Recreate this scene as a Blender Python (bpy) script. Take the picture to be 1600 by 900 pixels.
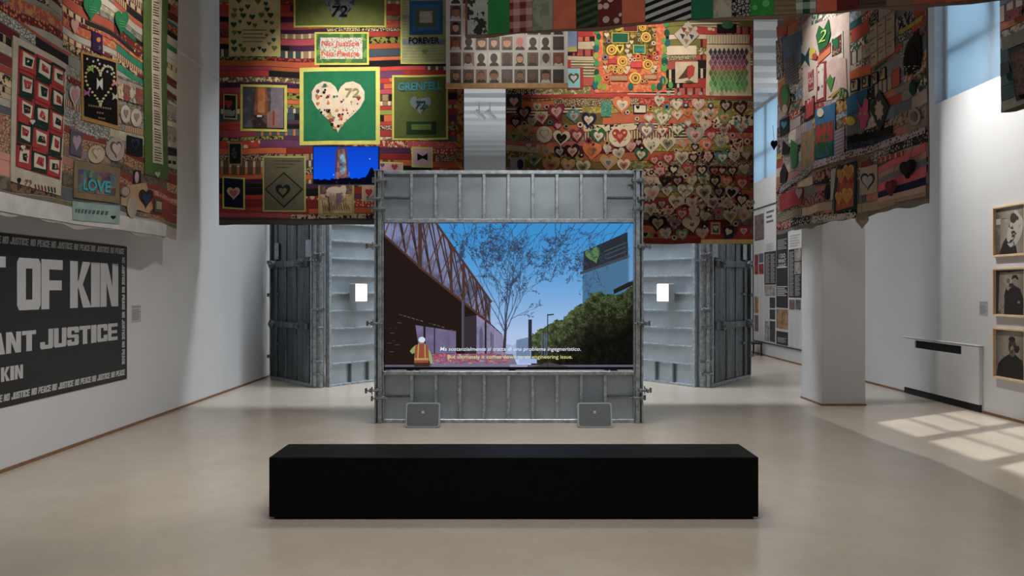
import bpy, math, random
import numpy as np
from mathutils import Vector, Matrix

for o in list(bpy.data.objects):
    bpy.data.objects.remove(o)
SC = bpy.context.scene
COL = SC.collection
RND = random.Random(7)

# ------------------------------------------------------------------ camera
F, CX, CY, H = 1150.0, 800.0, 452.0, 1.55      # focal length in px, vanishing point, eye height
cam_d = bpy.data.cameras.new('camera')
cam_d.sensor_width = 36.0
cam_d.lens = F / 1600 * 36
cam_d.shift_y = 2 / 1600
cam_d.clip_end = 200
cam = bpy.data.objects.new('camera', cam_d)
cam.location = (0, 0, H)
cam.rotation_euler = (math.pi / 2, 0, 0)
COL.objects.link(cam)
SC.camera = cam

# ------------------------------------------------------------------ world, exposure
EXP = 0.0
SC.view_settings.view_transform = 'Standard'
SC.view_settings.look = 'None'
SC.view_settings.gamma = 1
SC.view_settings.use_curve_mapping = False
SC.view_settings.exposure = EXP
wd = bpy.data.worlds.new('sky')
SC.world = wd
wd.use_nodes = True
bg = wd.node_tree.nodes['Background']
bg.inputs[0].default_value = (0.50, 0.72, 0.90, 1)
bg.inputs[1].default_value = 1.25


def light(kind, name, loc, target, energy, color=(1, 1, 1), **kw):
    d = bpy.data.lights.new(name, kind)
    d.energy = energy
    d.color = color
    for k, v in kw.items():
        setattr(d, k, v)
    o = bpy.data.objects.new(name, d)
    o.location = loc
    if target is not None:
        o.rotation_euler = (Vector(target) - Vector(loc)).to_track_quat('-Z', 'Y').to_euler()
    COL.objects.link(o)
    return o


# sunlight that falls through an added, unseen opening in the left wall on to the floor at the right
SUN_DIR = Vector((0.877, 0.481, -0.42))
light('SUN', 'sun', (-12, -4, 9), (-12 + SUN_DIR.x, -4 + SUN_DIR.y, 9 + SUN_DIR.z), 8.5, (1, 0.97, 0.93), angle=math.radians(0.35))
WARM = (1.0, 0.88, 0.72)
NEUT = (1.0, 0.975, 0.945)
COOL = (0.86, 0.93, 1.0)
# soft fill areas added to brighten the hall, not actual fittings
R_ = math.radians
light('AREA', 'fill_area', (0, 2.6, 5.9), (0, 2.6, 0), 78, NEUT, shape='RECTANGLE', size=4, size_y=3, spread=R_(100))
light('AREA', 'fill_area', (0, 7.2, 5.9), (0, 6.9, 0), 58, NEUT, shape='RECTANGLE', size=3, size_y=.8, spread=R_(84))
light('AREA', 'fill_area', (0, 11.2, 5.85), (0, 12.0, 0), 260, COOL, shape='RECTANGLE', size=6, size_y=.6, spread=R_(110))
light('AREA', 'fill_area', (0, 18.0, 3.2), (0, 19.5, 9), 60, COOL, shape='RECTANGLE', size=5, size_y=4)  # added fill below the ceiling, aimed up to brighten the far beams
light('AREA', 'fill_area', (4.2, 15.5, 5.8), (4.6, 15.5, 0), 130, NEUT, shape='RECTANGLE', size=2, size_y=4)
# track spots
light('SPOT', 'spot_left_quilt', (-1.6, 6.4, 5.8), (-3.9, 7.3, 4.35), 430, WARM, spot_size=math.radians(44), spot_blend=1.0, shadow_soft_size=0.06)
light('SPOT', 'spot_green_heart', (-1.7, 7.6, 5.8), (-2.35, 10.3, 4.3), 720, WARM, spot_size=math.radians(50), spot_blend=1.0, shadow_soft_size=0.06)
light('SPOT', 'spot_flower_panel', (1.4, 7.4, 5.8), (1.75, 10.3, 4.7), 620, WARM, spot_size=math.radians(58), spot_blend=1.0, shadow_soft_size=0.06)
light('SPOT', 'spot_right_quilt', (2.4, 8.6, 5.8), (3.9, 9.1, 4.5), 330, NEUT, spot_size=math.radians(52), spot_blend=1.0, shadow_soft_size=0.06)
light('SPOT', 'spot_portraits', (4.08, 9.635, 5.3), (5.9, 7.4, 2.5), 620, NEUT, spot_size=math.radians(112), spot_blend=1.0, shadow_soft_size=0.03)
light('SPOT', 'spot_poster', (1.0, 2.6, 5.8), (-4.3, 6.8, 0.8), 1050, NEUT, spot_size=math.radians(46), spot_blend=1.0, shadow_soft_size=0.1)
light('SPOT', 'front_fill', (0.6, 0.6, 5.6), (1.0, 7.0, 3.9), 330, NEUT, spot_size=math.radians(66), spot_blend=1.0, shadow_soft_size=0.25)  # soft front fill added to lift the banner and lower quilts
light('SPOT', 'spot_board', (-0.2, 7.0, 5.8), (0.1, 9.2, 4.5), 140, WARM, spot_size=math.radians(40), spot_blend=1.0, shadow_soft_size=0.05)

# ------------------------------------------------------------------ helpers
def lin(c):
    c = c / 255.0
    return c / 12.92 if c <= 0.04045 else ((c + 0.055) / 1.055) ** 2.4


def rgb(r, g, b):
    return (lin(r), lin(g), lin(b))


def lin_arr(a):
    a = np.clip(a, 0, 255) / 255.0
    return np.where(a <= 0.04045, a / 12.92, ((a + 0.055) / 1.055) ** 2.4)


def wx(px, Y):
    return (px - CX) / F * Y


def wz(py, Y):
    return H + (CY - py) / F * Y


def yside(px, X):
    return X * F / (px - CX)


def tag(o, label=None, cat=None, group=None, kind=None):
    if label: o['label'] = label
    if cat: o['category'] = cat
    if group: o['group'] = group
    if kind: o['kind'] = kind
    return o


def link(name, me, parent=None, mat=None, color=None, ink=None, loc=None, rot=None):
    o = bpy.data.objects.new(name, me)
    COL.objects.link(o)
    if parent is not None:
        o.parent = parent
    if mat is not None and me is not None and not me.materials:
        me.materials.append(mat)
    if color is not None:
        o.color = (color[0], color[1], color[2], 1)
    if ink is not None:
        o['ink'] = [float(ink[0]), float(ink[1]), float(ink[2])]
    if loc is not None:
        o.location = loc
    if rot is not None:
        o.rotation_euler = rot
    return o


def empty(name, loc, rz=0, label=None, cat=None, group=None):
    o = bpy.data.objects.new(name, None)
    o.empty_display_size = 0.1
    o.location = loc
    o.rotation_euler = (0, 0, rz)
    COL.objects.link(o)
    return tag(o, label, cat, group)


class MB:
    """collects geometry (optionally through a matrix) and links it as one mesh"""
    def __init__(s, M=None):
        s.v, s.f, s.c = [], [], []
        s.M = M

    def add(s, vs, fs, col=None):
        b = len(s.v)
        for p in vs:
            p = Vector(p)
            s.v.append(s.M @ p if s.M is not None else p)
        for q in fs:
            s.f.append([b + i for i in q])
            s.c.append(col)
        return s

    def box(s, x0, x1, y0, y1, z0, z1, col=None):
        vs = [(x, y, z) for z in (z0, z1) for y in (y0, y1) for x in (x0, x1)]
        return s.add(vs, [(0, 2, 3, 1), (4, 5, 7, 6), (0, 1, 5, 4), (2, 6, 7, 3), (0, 4, 6, 2), (1, 3, 7, 5)], col)

    def bbox(s, x0, x1, y0, y1, z0, z1, r, col=None):
        """box whose eight corners and twelve edges are chamfered by r"""
        P = []
        idx = {}
        for sx, X in ((0, (x0, x1)), ):
            pass
        def pt(x, y, z):
            k = (round(x, 6), round(y, 6), round(z, 6))
            if k not in idx:
                idx[k] = len(P)
                P.append((x, y, z))
            return idx[k]
        fs = []
        xs, ys, zs = (x0, x1), (y0, y1), (z0, z1)
        ix, iy, iz = (x0 + r, x1 - r), (y0 + r, y1 - r), (z0 + r, z1 - r)
        for i in (0, 1):
            fs.append([pt(xs[i], iy[a], iz[b]) for a, b in ((0, 0), (0, 1), (1, 1), (1, 0))])
            fs.append([pt(ix[a], ys[i], iz[b]) for a, b in ((0, 0), (1, 0), (1, 1), (0, 1))])
            fs.append([pt(ix[a], iy[b], zs[i]) for a, b in ((0, 0), (0, 1), (1, 1), (1, 0))])
        for i in (0, 1):
            for j in (0, 1):
                fs.append([pt(xs[i], iy[j], iz[0]), pt(xs[i], iy[j], iz[1]), pt(ix[i], ys[j], iz[1]), pt(ix[i], ys[j], iz[0])])
                fs.append([pt(xs[i], iy[0], iz[j]), pt(xs[i], iy[1], iz[j]), pt(ix[i], iy[1], zs[j]), pt(ix[i], iy[0], zs[j])])
                fs.append([pt(ix[0], ys[i], iz[j]), pt(ix[1], ys[i], iz[j]), pt(ix[1], iy[i], zs[j]), pt(ix[0], iy[i], zs[j])])
                for k in (0, 1):
                    fs.append([pt(xs[i], iy[j], iz[k]), pt(ix[i], ys[j], iz[k]), pt(ix[i], iy[j], zs[k])])
        return s.add(P, fs, col)

    def tube(s, p, q, r, n=8, r2=None, col=None):
        p, q = Vector(p), Vector(q)
        d = (q - p).normalized()
        a = d.orthogonal().normalized()
        b = d.cross(a)
        r2 = r if r2 is None else r2
        vs = []
        for c, rr in ((p, r), (q, r2)):
            for i in range(n):
                t = 2 * math.pi * i / n
                vs.append(c + a * (rr * math.cos(t)) + b * (rr * math.sin(t)))
        fs = [(i, (i + 1) % n, n + (i + 1) % n, n + i) for i in range(n)]
        fs += [tuple(range(n - 1, -1, -1)), tuple(range(n, 2 * n))]
        return s.add(vs, fs, col)

    def prism(s, pts, fn, d0, d1, col=None):
        """pts: 2-D outline; fn(a, b, d) -> xyz; d0 back, d1 front"""
        n = len(pts)
        vs = [fn(a, b, d0) for a, b in pts] + [fn(a, b, d1) for a, b in pts]
        fs = [tuple(range(n - 1, -1, -1)), tuple(range(n, 2 * n))]
        fs += [(i, (i + 1) % n, n + (i + 1) % n, n + i) for i in range(n)]
        return s.add(vs, fs, col)

    def mesh(s, name):
        me = bpy.data.meshes.new(name)
        me.from_pydata([tuple(v) for v in s.v], [], s.f)
        if any(c is not None for c in s.c):
            at = me.color_attributes.new('Col', 'FLOAT_COLOR', 'CORNER')
            vals = []
            for q, c in zip(s.f, s.c):
                c = c or (1, 1, 1)
                vals += [c[0], c[1], c[2], 1.0] * len(q)
            at.data.foreach_set('color', vals)
        fix_normals(me)
        return me

    def build(s, name, mat=None, parent=None, color=None, **kw):
        return link(name, s.mesh(name), parent, mat, color, **kw)


import bmesh
def fix_normals(me):
    bm = bmesh.new()
    bm.from_mesh(me)
    bmesh.ops.recalc_face_normals(bm, faces=bm.faces)
    bm.to_mesh(me)
    bm.free()


# ------------------------------------------------------------------ materials
class NT:
    def __init__(s, name):
        s.m = bpy.data.materials.new(name)
        s.m.use_nodes = True
        s.t = s.m.node_tree
        s.t.nodes.clear()
        s.out = s.n('ShaderNodeOutputMaterial')

    def n(s, typ, **kw):
        nd = s.t.nodes.new(typ)
        for k, v in kw.items():
            if k.startswith('i_'):
                key = k[2:]
                key = int(key) if key.isdigit() else key.replace('_', ' ')
                nd.inputs[key].default_value = v
            else:
                setattr(nd, k, v)
        return nd

    def l(s, a, b):
        s.t.links.new(a, b)

    def math(s, op, a, b=None, c=None):
        nd = s.n('ShaderNodeMath', operation=op)
        for i, v in enumerate((a, b, c)):
            if v is None: continue
            if isinstance(v, (int, float)):
                nd.inputs[i].default_value = v
            else:
                s.l(v, nd.inputs[i])
        return nd.outputs[0]

    def mix(s, fac, a, b, blend='MIX'):
        nd = s.n('ShaderNodeMix', data_type='RGBA', blend_type=blend)
        for i, v in ((0, fac), (6, a), (7, b)):
            if isinstance(v, (int, float)):
                nd.inputs[i].default_value = v
            elif isinstance(v, tuple):
                nd.inputs[i].default_value = (v[0], v[1], v[2], 1)
            else:
                s.l(v, nd.inputs[i])
        return nd.outputs[2]

    def ramp(s, fac, p0, p1):
        nd = s.n('ShaderNodeMapRange')
        nd.inputs[1].default_value = p0
        nd.inputs[2].default_value = p1
        s.l(fac, nd.inputs[0])
        return nd.outputs[0]

    def noise(s, vec, scale, detail=2, rough=0.5):
        nd = s.n('ShaderNodeTexNoise')
        nd.inputs['Scale'].default_value = scale
        nd.inputs['Detail'].default_value = detail
        nd.inputs['Roughness'].default_value = rough
        if vec is not None: s.l(vec, nd.inputs['Vector'])
        return nd.outputs['Fac']

    def bsdf(s, color, rough=0.6, metal=0.0, bump=None, bump_d=0.002, bump_s=0.4, spec=None):
        b = s.n('ShaderNodeBsdfPrincipled')
        for sock, v in (('Base Color', color), ('Roughness', rough), ('Metallic', metal)):
            if isinstance(v, (int, float)):
                b.inputs[sock].default_value = v
            elif isinstance(v, tuple):
                b.inputs[sock].default_value = (v[0], v[1], v[2], 1)
            else:
                s.l(v, b.inputs[sock])
        if spec is not None:
            b.inputs['Specular IOR Level'].default_value = spec
        if bump is not None:
            bp = s.n('ShaderNodeBump')
            bp.inputs['Strength'].default_value = bump_s
            bp.inputs['Distance'].default_value = bump_d
            s.l(bump, bp.inputs['Height'])
            s.l(bp.outputs[0], b.inputs['Normal'])
        s.l(b.outputs[0], s.out.inputs[0])
        return s.m

    def objco(s):
        return s.n('ShaderNodeTexCoord').outputs['Object']


def simple(name, color, rough=0.6, metal=0.0, var=0.06, nscale=6.0, bump=0.0, spec=None):
    t = NT(name)
    co = t.objco()
    nz = t.noise(co, nscale, 4)
    k = t.ramp(nz, 0.3, 0.7)
    dark = tuple(c * (1 - var) for c in color)
    lite = tuple(min(1, c * (1 + var)) for c in color)
    c = t.mix(k, dark, lite)
    bz = t.noise(co, nscale * 30, 2) if bump else None
    return t.bsdf(c, rough, metal, bz, 0.002, bump, spec)


M = {}
M['wall'] = simple('white_wall_paint', (0.58, 0.585, 0.595), 0.75, var=0.03, nscale=1.2, bump=0.06)
M['ceiling'] = simple('white_ceiling_paint', (0.78, 0.79, 0.8), 0.8, var=0.02)
M['wood_base'] = simple('brown_skirting_wood', rgb(128, 92, 66), 0.6, var=0.2, nscale=14)
M['pillar'] = simple('pillar_plaster', (0.56, 0.56, 0.56), 0.8, var=0.04, nscale=2.2, bump=0.15)
M['black_mdf'] = simple('matt_black_lacquer', (0.0018, 0.0018, 0.002), 0.55, var=0.2, nscale=20, spec=0.12)
M['black_plastic'] = simple('black_plastic', (0.01, 0.01, 0.012), 0.4)
M['dark_void'] = simple('dark_recess_shade', (0.012, 0.012, 0.013), 0.7)
M['white_metal'] = simple('white_lacquered_metal', (0.6, 0.6, 0.61), 0.45, var=0.02)
M['steel_wire'] = simple('steel_wire', (0.25, 0.25, 0.25), 0.4, 0.8)
M['oak'] = simple('pale_oak', rgb(222, 190, 155), 0.55, var=0.10, nscale=22)
M['ply'] = simple('plywood_edge', rgb(190, 150, 105), 0.6, var=0.15, nscale=18)
M['paper'] = simple('white_paper', (0.62, 0.62, 0.63), 0.7, var=0.02)
M['card_grey'] = simple('grey_card', (0.40, 0.40, 0.41), 0.7, var=0.02)
M['ink_grey'] = simple('grey_ink', (0.12, 0.12, 0.13), 0.7)
M['poster_black'] = simple('charcoal_poster', (0.012, 0.012, 0.014), 0.42, var=0.1)
M['poster_white'] = simple('off_white_print', (0.45, 0.45, 0.45), 0.5, var=0.04)
M['speaker'] = simple('grey_speaker_shell', (0.40, 0.43, 0.44), 0.5)
M['speaker_grille'] = simple('grey_speaker_grille', (0.13, 0.15, 0.16), 0.55, bump=0.4, nscale=30)
M['emblem'] = simple('silver_emblem', (0.5, 0.5, 0.5), 0.4)
M['wood_heart'] = simple('weathered_wood', rgb(120, 110, 92), 0.7, var=0.2)


def floor_mat():
    t = NT('polished_beige_concrete')
    co = t.objco()
    a = t.noise(co, 0.7, 5, 0.6)
    b = t.noise(co, 7.0, 4, 0.6)
    c = t.mix(t.ramp(a, 0.3, 0.7), rgb(176, 166, 152), rgb(192, 182, 168))
    c = t.mix(t.math('MULTIPLY', t.ramp(b, 0.42, 0.75), 0.18), c, rgb(156, 145, 131))
    return t.bsdf(c, 0.22, 0, None, spec=0.42)
M['floor'] = floor_mat()


def steel_mat(name, dark, lite, rough, metal=0.85, scale=16, streak=False, bump=0.12):
    t = NT(name)
    co = t.objco()
    if streak:
        mp = t.n('ShaderNodeMapping')
        mp.inputs['Scale'].default_value = (1, 1, 0.08)
        t.l(co, mp.inputs[0])
        a = t.noise(mp.outputs[0], scale, 5, 0.65)
    else:
        a = t.noise(co, scale, 5, 0.7)
    v = t.n('ShaderNodeTexVoronoi')
    v.inputs['Scale'].default_value = 26
    t.l(co, v.inputs['Vector'])
    k = t.math('ADD', t.ramp(a, 0.32, 0.7), t.math('MULTIPLY', v.outputs['Distance'], 0.25))
    c = t.mix(k, dark, lite)
    r = t.math('ADD', t.math('MULTIPLY', a, 0.2), rough)
    return t.bsdf(c, r, metal, a if bump else None, 0.002, bump)
M['galv'] = steel_mat('galvanised_steel', (0.20, 0.23, 0.25), (0.58, 0.64, 0.69), 0.30, 0.7, bump=0.04)
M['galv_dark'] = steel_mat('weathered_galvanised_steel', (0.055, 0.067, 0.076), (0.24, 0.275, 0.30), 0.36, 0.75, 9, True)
M['sheet'] = steel_mat('galvanised_sheet', (0.36, 0.42, 0.47), (0.46, 0.53, 0.58), 0.24, 0.6, 3, bump=0)
M['clamp'] = steel_mat('zinc_clamp', (0.12, 0.13, 0.14), (0.36, 0.38, 0.4), 0.35)


def emit_attr(name, strength):
    t = NT(name)
    a = t.n('ShaderNodeAttribute', attribute_name='Col')
    e = t.n('ShaderNodeEmission')
    e.inputs[1].default_value = strength
    t.l(a.outputs['Color'], e.inputs[0])
    t.l(e.outputs[0], t.out.inputs[0])
    return t.m


def emit(name, color, strength):
    t = NT(name)
    e = t.n('ShaderNodeEmission')
    e.inputs[0].default_value = (*color, 1)
    e.inputs[1].default_value = strength
    t.l(e.outputs[0], t.out.inputs[0])
    return t.m
M['screen'] = emit_attr('led_picture', 1.0 * 2 ** -EXP)
M['tv'] = emit_attr('tv_picture', 1.0 * 2 ** -EXP)
M['sub_white'] = emit('subtitle_white', (0.75, 0.8, 0.9), 1.0 * 2 ** -EXP)
M['sub_yellow'] = emit('subtitle_yellow', (0.7, 0.68, 0.25), 1.0 * 2 ** -EXP)
M['lamp_face'] = emit('lit_diffuser', (1.0, 0.98, 0.95), 5.0)


def print_mat():
    t = NT('printed_picture')
    a = t.n('ShaderNodeAttribute', attribute_name='Col')
    return t.bsdf(a.outputs['Color'], 0.45, 0)
M['print'] = print_mat()


def film_mat():
    t = NT('translucent_window_film')
    d = t.n('ShaderNodeBsdfTranslucent')
    d.inputs[0].default_value = (0.8, 0.86, 0.9, 1)
    b = t.n('ShaderNodeBsdfDiffuse')
    b.inputs[0].default_value = (0.45, 0.55, 0.65, 1)
    m = t.n('ShaderNodeMixShader')
    m.inputs[0].default_value = 0.15
    t.l(d.outputs[0], m.inputs[1]); t.l(b.outputs[0], m.inputs[2]); t.l(m.outputs[0], t.out.inputs[0])
    return t.m
M['film'] = film_mat()


def glass_mat():
    t = NT('clear_window_glass')
    a = t.n('ShaderNodeBsdfTransparent')
    g = t.n('ShaderNodeBsdfGlossy')
    g.inputs['Roughness'].default_value = 0.02
    m = t.n('ShaderNodeMixShader')
    m.inputs[0].default_value = 0.06
    t.l(a.outputs[0], m.inputs[1]); t.l(g.outputs[0], m.inputs[2]); t.l(m.outputs[0], t.out.inputs[0])
    return t.m
M['glass'] = glass_mat()


def fabric(kind):
    """cloth: the object's own colour, with a print in its second colour"""
    t = NT('cloth_' + kind)
    co = t.objco()
    sep = t.n('ShaderNodeSeparateXYZ')
    t.l(co, sep.inputs[0])
    x, z = sep.outputs[0], sep.outputs[2]
    oi = t.n('ShaderNodeObjectInfo')
    ink = t.n('ShaderNodeAttribute', attribute_name='ink', attribute_type='OBJECT').outputs['Color']
    ofs = t.n('ShaderNodeCombineXYZ')
    t.l(t.math('MULTIPLY', oi.outputs['Random'], 9.0), ofs.inputs[0])
    t.l(t.math('MULTIPLY', oi.outputs['Random'], 5.0), ofs.inputs[2])
    ad = t.n('ShaderNodeVectorMath', operation='ADD')
    t.l(co, ad.inputs[0]); t.l(ofs.outputs[0], ad.inputs[1])
    vec = ad.outputs[0]
    def frac(v, k):
        return t.math('FRACT', t.math('MULTIPLY', v, k))
    fac = None
    if kind == 'ticks':
        fac = t.math('LESS_THAN', frac(x, 9.0), 0.30)
    elif kind == 'fine_ticks':
        fac = t.math('LESS_THAN', frac(x, 26.0), 0.45)
    elif kind == 'stripes':
        fac = t.math('LESS_THAN', frac(z, 24.0), 0.45)
    elif kind == 'slant':
        fac = t.math('LESS_THAN', frac(t.math('ADD', z, t.math('MULTIPLY', x, -0.35)), 15.0), 0.5)
    elif kind == 'gingham':
        a = t.math('LESS_THAN', frac(x, 9.0), 0.5)
        b = t.math('LESS_THAN', frac(z, 9.0), 0.5)
        fac = t.math('MULTIPLY', t.math('ADD', a, b), 0.5)
    elif kind in ('dots', 'big_dots'):
        v = t.n('ShaderNodeTexVoronoi')
        v.inputs['Scale'].default_value = 26 if kind == 'dots' else 11
        v.inputs['Randomness'].default_value = 0.55
        t.l(vec, v.inputs['Vector'])
        fac = t.math('LESS_THAN', v.outputs['Distance'], 0.36)
    elif kind in ('floral', 'big_floral'):
        nz = t.noise(vec, 22 if kind == 'floral' else 9, 3, 0.6)
        fac = t.math('GREATER_THAN', nz, 0.53)
    elif kind == 'lace':
        v = t.n('ShaderNodeTexVoronoi', feature='DISTANCE_TO_EDGE')
        v.inputs['Scale'].default_value = 34
        t.l(vec, v.inputs['Vector'])
        fac = t.math('LESS_THAN', v.outputs['Distance'], 0.12)
    elif kind == 'mosaic':
        v = t.n('ShaderNodeTexVoronoi', distance='CHEBYCHEV')
        v.inputs['Scale'].default_value = 20
        t.l(vec, v.inputs['Vector'])
        hs = t.n('ShaderNodeHueSaturation')
        hs.inputs['Saturation'].default_value = 0.8
        hs.inputs['Value'].default_value = 0.7
        t.l(v.outputs['Color'], hs.inputs['Color'])
        mosaic = hs.outputs[0]
    c = oi.outputs['Color']
    if kind == 'mosaic':
        c = t.mix(0.35, c, mosaic)
    if fac is not None:
        c = t.mix(fac, c, ink)
    hs = t.n('ShaderNodeHueSaturation')
    hs.inputs['Saturation'].default_value = 0.9
    t.l(c, hs.inputs['Color'])
    c = hs.outputs[0]
    nz = t.noise(vec, 7, 3, 0.6)
    shade = t.math('ADD', t.math('MULTIPLY', nz, 0.44), 0.50)
    mul = t.n('ShaderNodeVectorMath', operation='SCALE')
    t.l(c, mul.inputs[0]); t.l(shade, mul.inputs['Scale'])
    weave = t.math('ADD', t.noise(vec, 160, 2), t.math('MULTIPLY', t.noise(vec, 18, 3), 2.0))
    return t.bsdf(mul.outputs[0], 0.9, 0, weave, 0.004, 0.5, 0.15)
for k in ('plain', 'ticks', 'fine_ticks', 'stripes', 'slant', 'gingham', 'dots', 'big_dots', 'floral', 'big_floral', 'lace', 'mosaic'):
    M[k] = fabric(k)

# ------------------------------------------------------------------ lettering
_txt = {}
def text_mesh_data(s, bold=0.0, shear=0.0):
    """vertices and faces of a line of text in the built-in font, normalised to height 1 of a capital, centred in x"""
    key = (s, bold, shear)
    if key not in _txt:
        cu = bpy.data.curves.new('lettering', 'FONT')
        cu.body = s
        cu.size = 1.0
        cu.offset = bold
        cu.shear = shear
        cu.align_x = 'CENTER'
        cu.resolution_u = 3
        ob = bpy.data.objects.new('lettering', cu)
        COL.objects.link(ob)
        dg = bpy.context.evaluated_depsgraph_get()
        me = bpy.data.meshes.new_from_object(ob.evaluated_get(dg))
        V = [(v.co.x, v.co.y) for v in me.vertices]
        Fc = [list(p.vertices) for p in me.polygons]
        bpy.data.objects.remove(ob)
        bpy.data.curves.remove(cu)
        bpy.data.meshes.remove(me)
        xs = [v[0] for v in V]
        _txt[key] = (V, Fc, min(xs), max(xs))
    return _txt[key]


def flat_text(name, s, fn, x0, x1, yb, cap, mat, parent, bold=0.0, shear=0.0):
    """text stretched from x0 to x1 on baseline yb with capitals of height cap; fn(a, b) -> xyz"""
    V, Fc, a0, a1 = text_mesh_data(s, bold, shear)
    k = (x1 - x0) / (a1 - a0)
    me = bpy.data.meshes.new(name)
    me.from_pydata([tuple(fn(x0 + (x - a0) * k, yb + y * cap / 0.7)) for x, y in V], [], Fc)
    return link(name, me, parent, mat)


def block_letter(ch):
    """heavy poster capitals as convex pieces in the unit square"""
    s, b, c = 0.36, 0.2, 0.09
    R = lambda x0, x1, y0, y1: [(x0, y0), (x1, y0), (x1, y1), (x0, y1)]
    lft = lambda y0, y1, cl, ch_: [(c if cl else 0, y0), (s, y0), (s, y1), (c if ch_ else 0, y1)] + ([(0, y1 - c)] if ch_ else []) + ([(0, y0 + c)] if cl else [])
    mir = lambda P: [(1 - x, y) for x, y in P][::-1]
    top, bot = R(s, 1 - s, 1 - b, 1), R(s, 1 - s, 0, b)
    L = {
        'T': [R(0, 1, 1 - b, 1), R(.5 - s * .55, .5 + s * .55, 0, 1 - b)],
        'I': [R(0, 1, 0, 1)],
        "'": [R(.2, .9, .55, 1)],
        'O': [lft(0, 1, 1, 1), mir(lft(0, 1, 1, 1)), top, bot],
        'U': [lft(0, 1, 1, 0), mir(lft(0, 1, 1, 0)), bot],
        'C': [lft(0, 1, 1, 1), top, bot, mir(lft(.62, 1, 0, 1)), mir(lft(0, .38, 1, 0))],
        'J': [mir(lft(0, 1, 1, 0)), bot, lft(0, .36, 1, 0)],
        'S': [lft(.42, 1, 1, 1), mir(lft(0, .58, 1, 1)), top, bot, R(s, 1 - s, .42, .58), mir(lft(.68, 1, 0, 1)), lft(0, .32, 1, 0)],
        'P': [R(0, s, 0, 1), top, R(s, 1 - s, .34, .52), mir(lft(.34, 1, 1, 1))],
        'E': [R(0, s, 0, 1), R(s, 1, 1 - b, 1), R(s, .95, .41, .59), R(s, 1, 0, b)],
        'F': [R(0, s, 0, 1), R(s, 1, 1 - b, 1), R(s, .95, .38, .58)],
        'K': [R(0, s, 0, 1), [(s * .9, .42), (s + .17, .42), (1, 1), (1 - s * 1.1, 1)], [(s * .9, .58), (1 - s * 1.05, 0), (1.03, 0), (s + .18, .58)]],
        'N': [R(0, .33, 0, 1), R(.67, 1, 0, 1), [(.1, 1), (.62, 0), (.9, 0), (.38, 1)]],
        'A': [[(0, 0), (s, 0), (.66, 1), (.26, 1)], [(1 - s, 0), (1, 0), (.74, 1), (.34, 1)], R(.25, .75, .17, .36)],
    }
    return L[ch]


def block_text(mb, s, fn, x0, y0, y1, wide, gap, space, thin=0.45, d0=0.0, d1=0.002, slant=0.0):
    x = x0
    for ch in s:
        if ch == ' ':
            x += space
            continue
        w = wide * (thin if ch in "I'" else 1.0)
        for ip, P in enumerate(block_letter(ch)):
            mb.prism([(x + a * w + slant * (b - .5) * (y1 - y0), y0 + b * (y1 - y0)) for a, b in P], fn, d0, d1 + .00035 * ip)
        x += w + gap
    return x - gap

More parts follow.
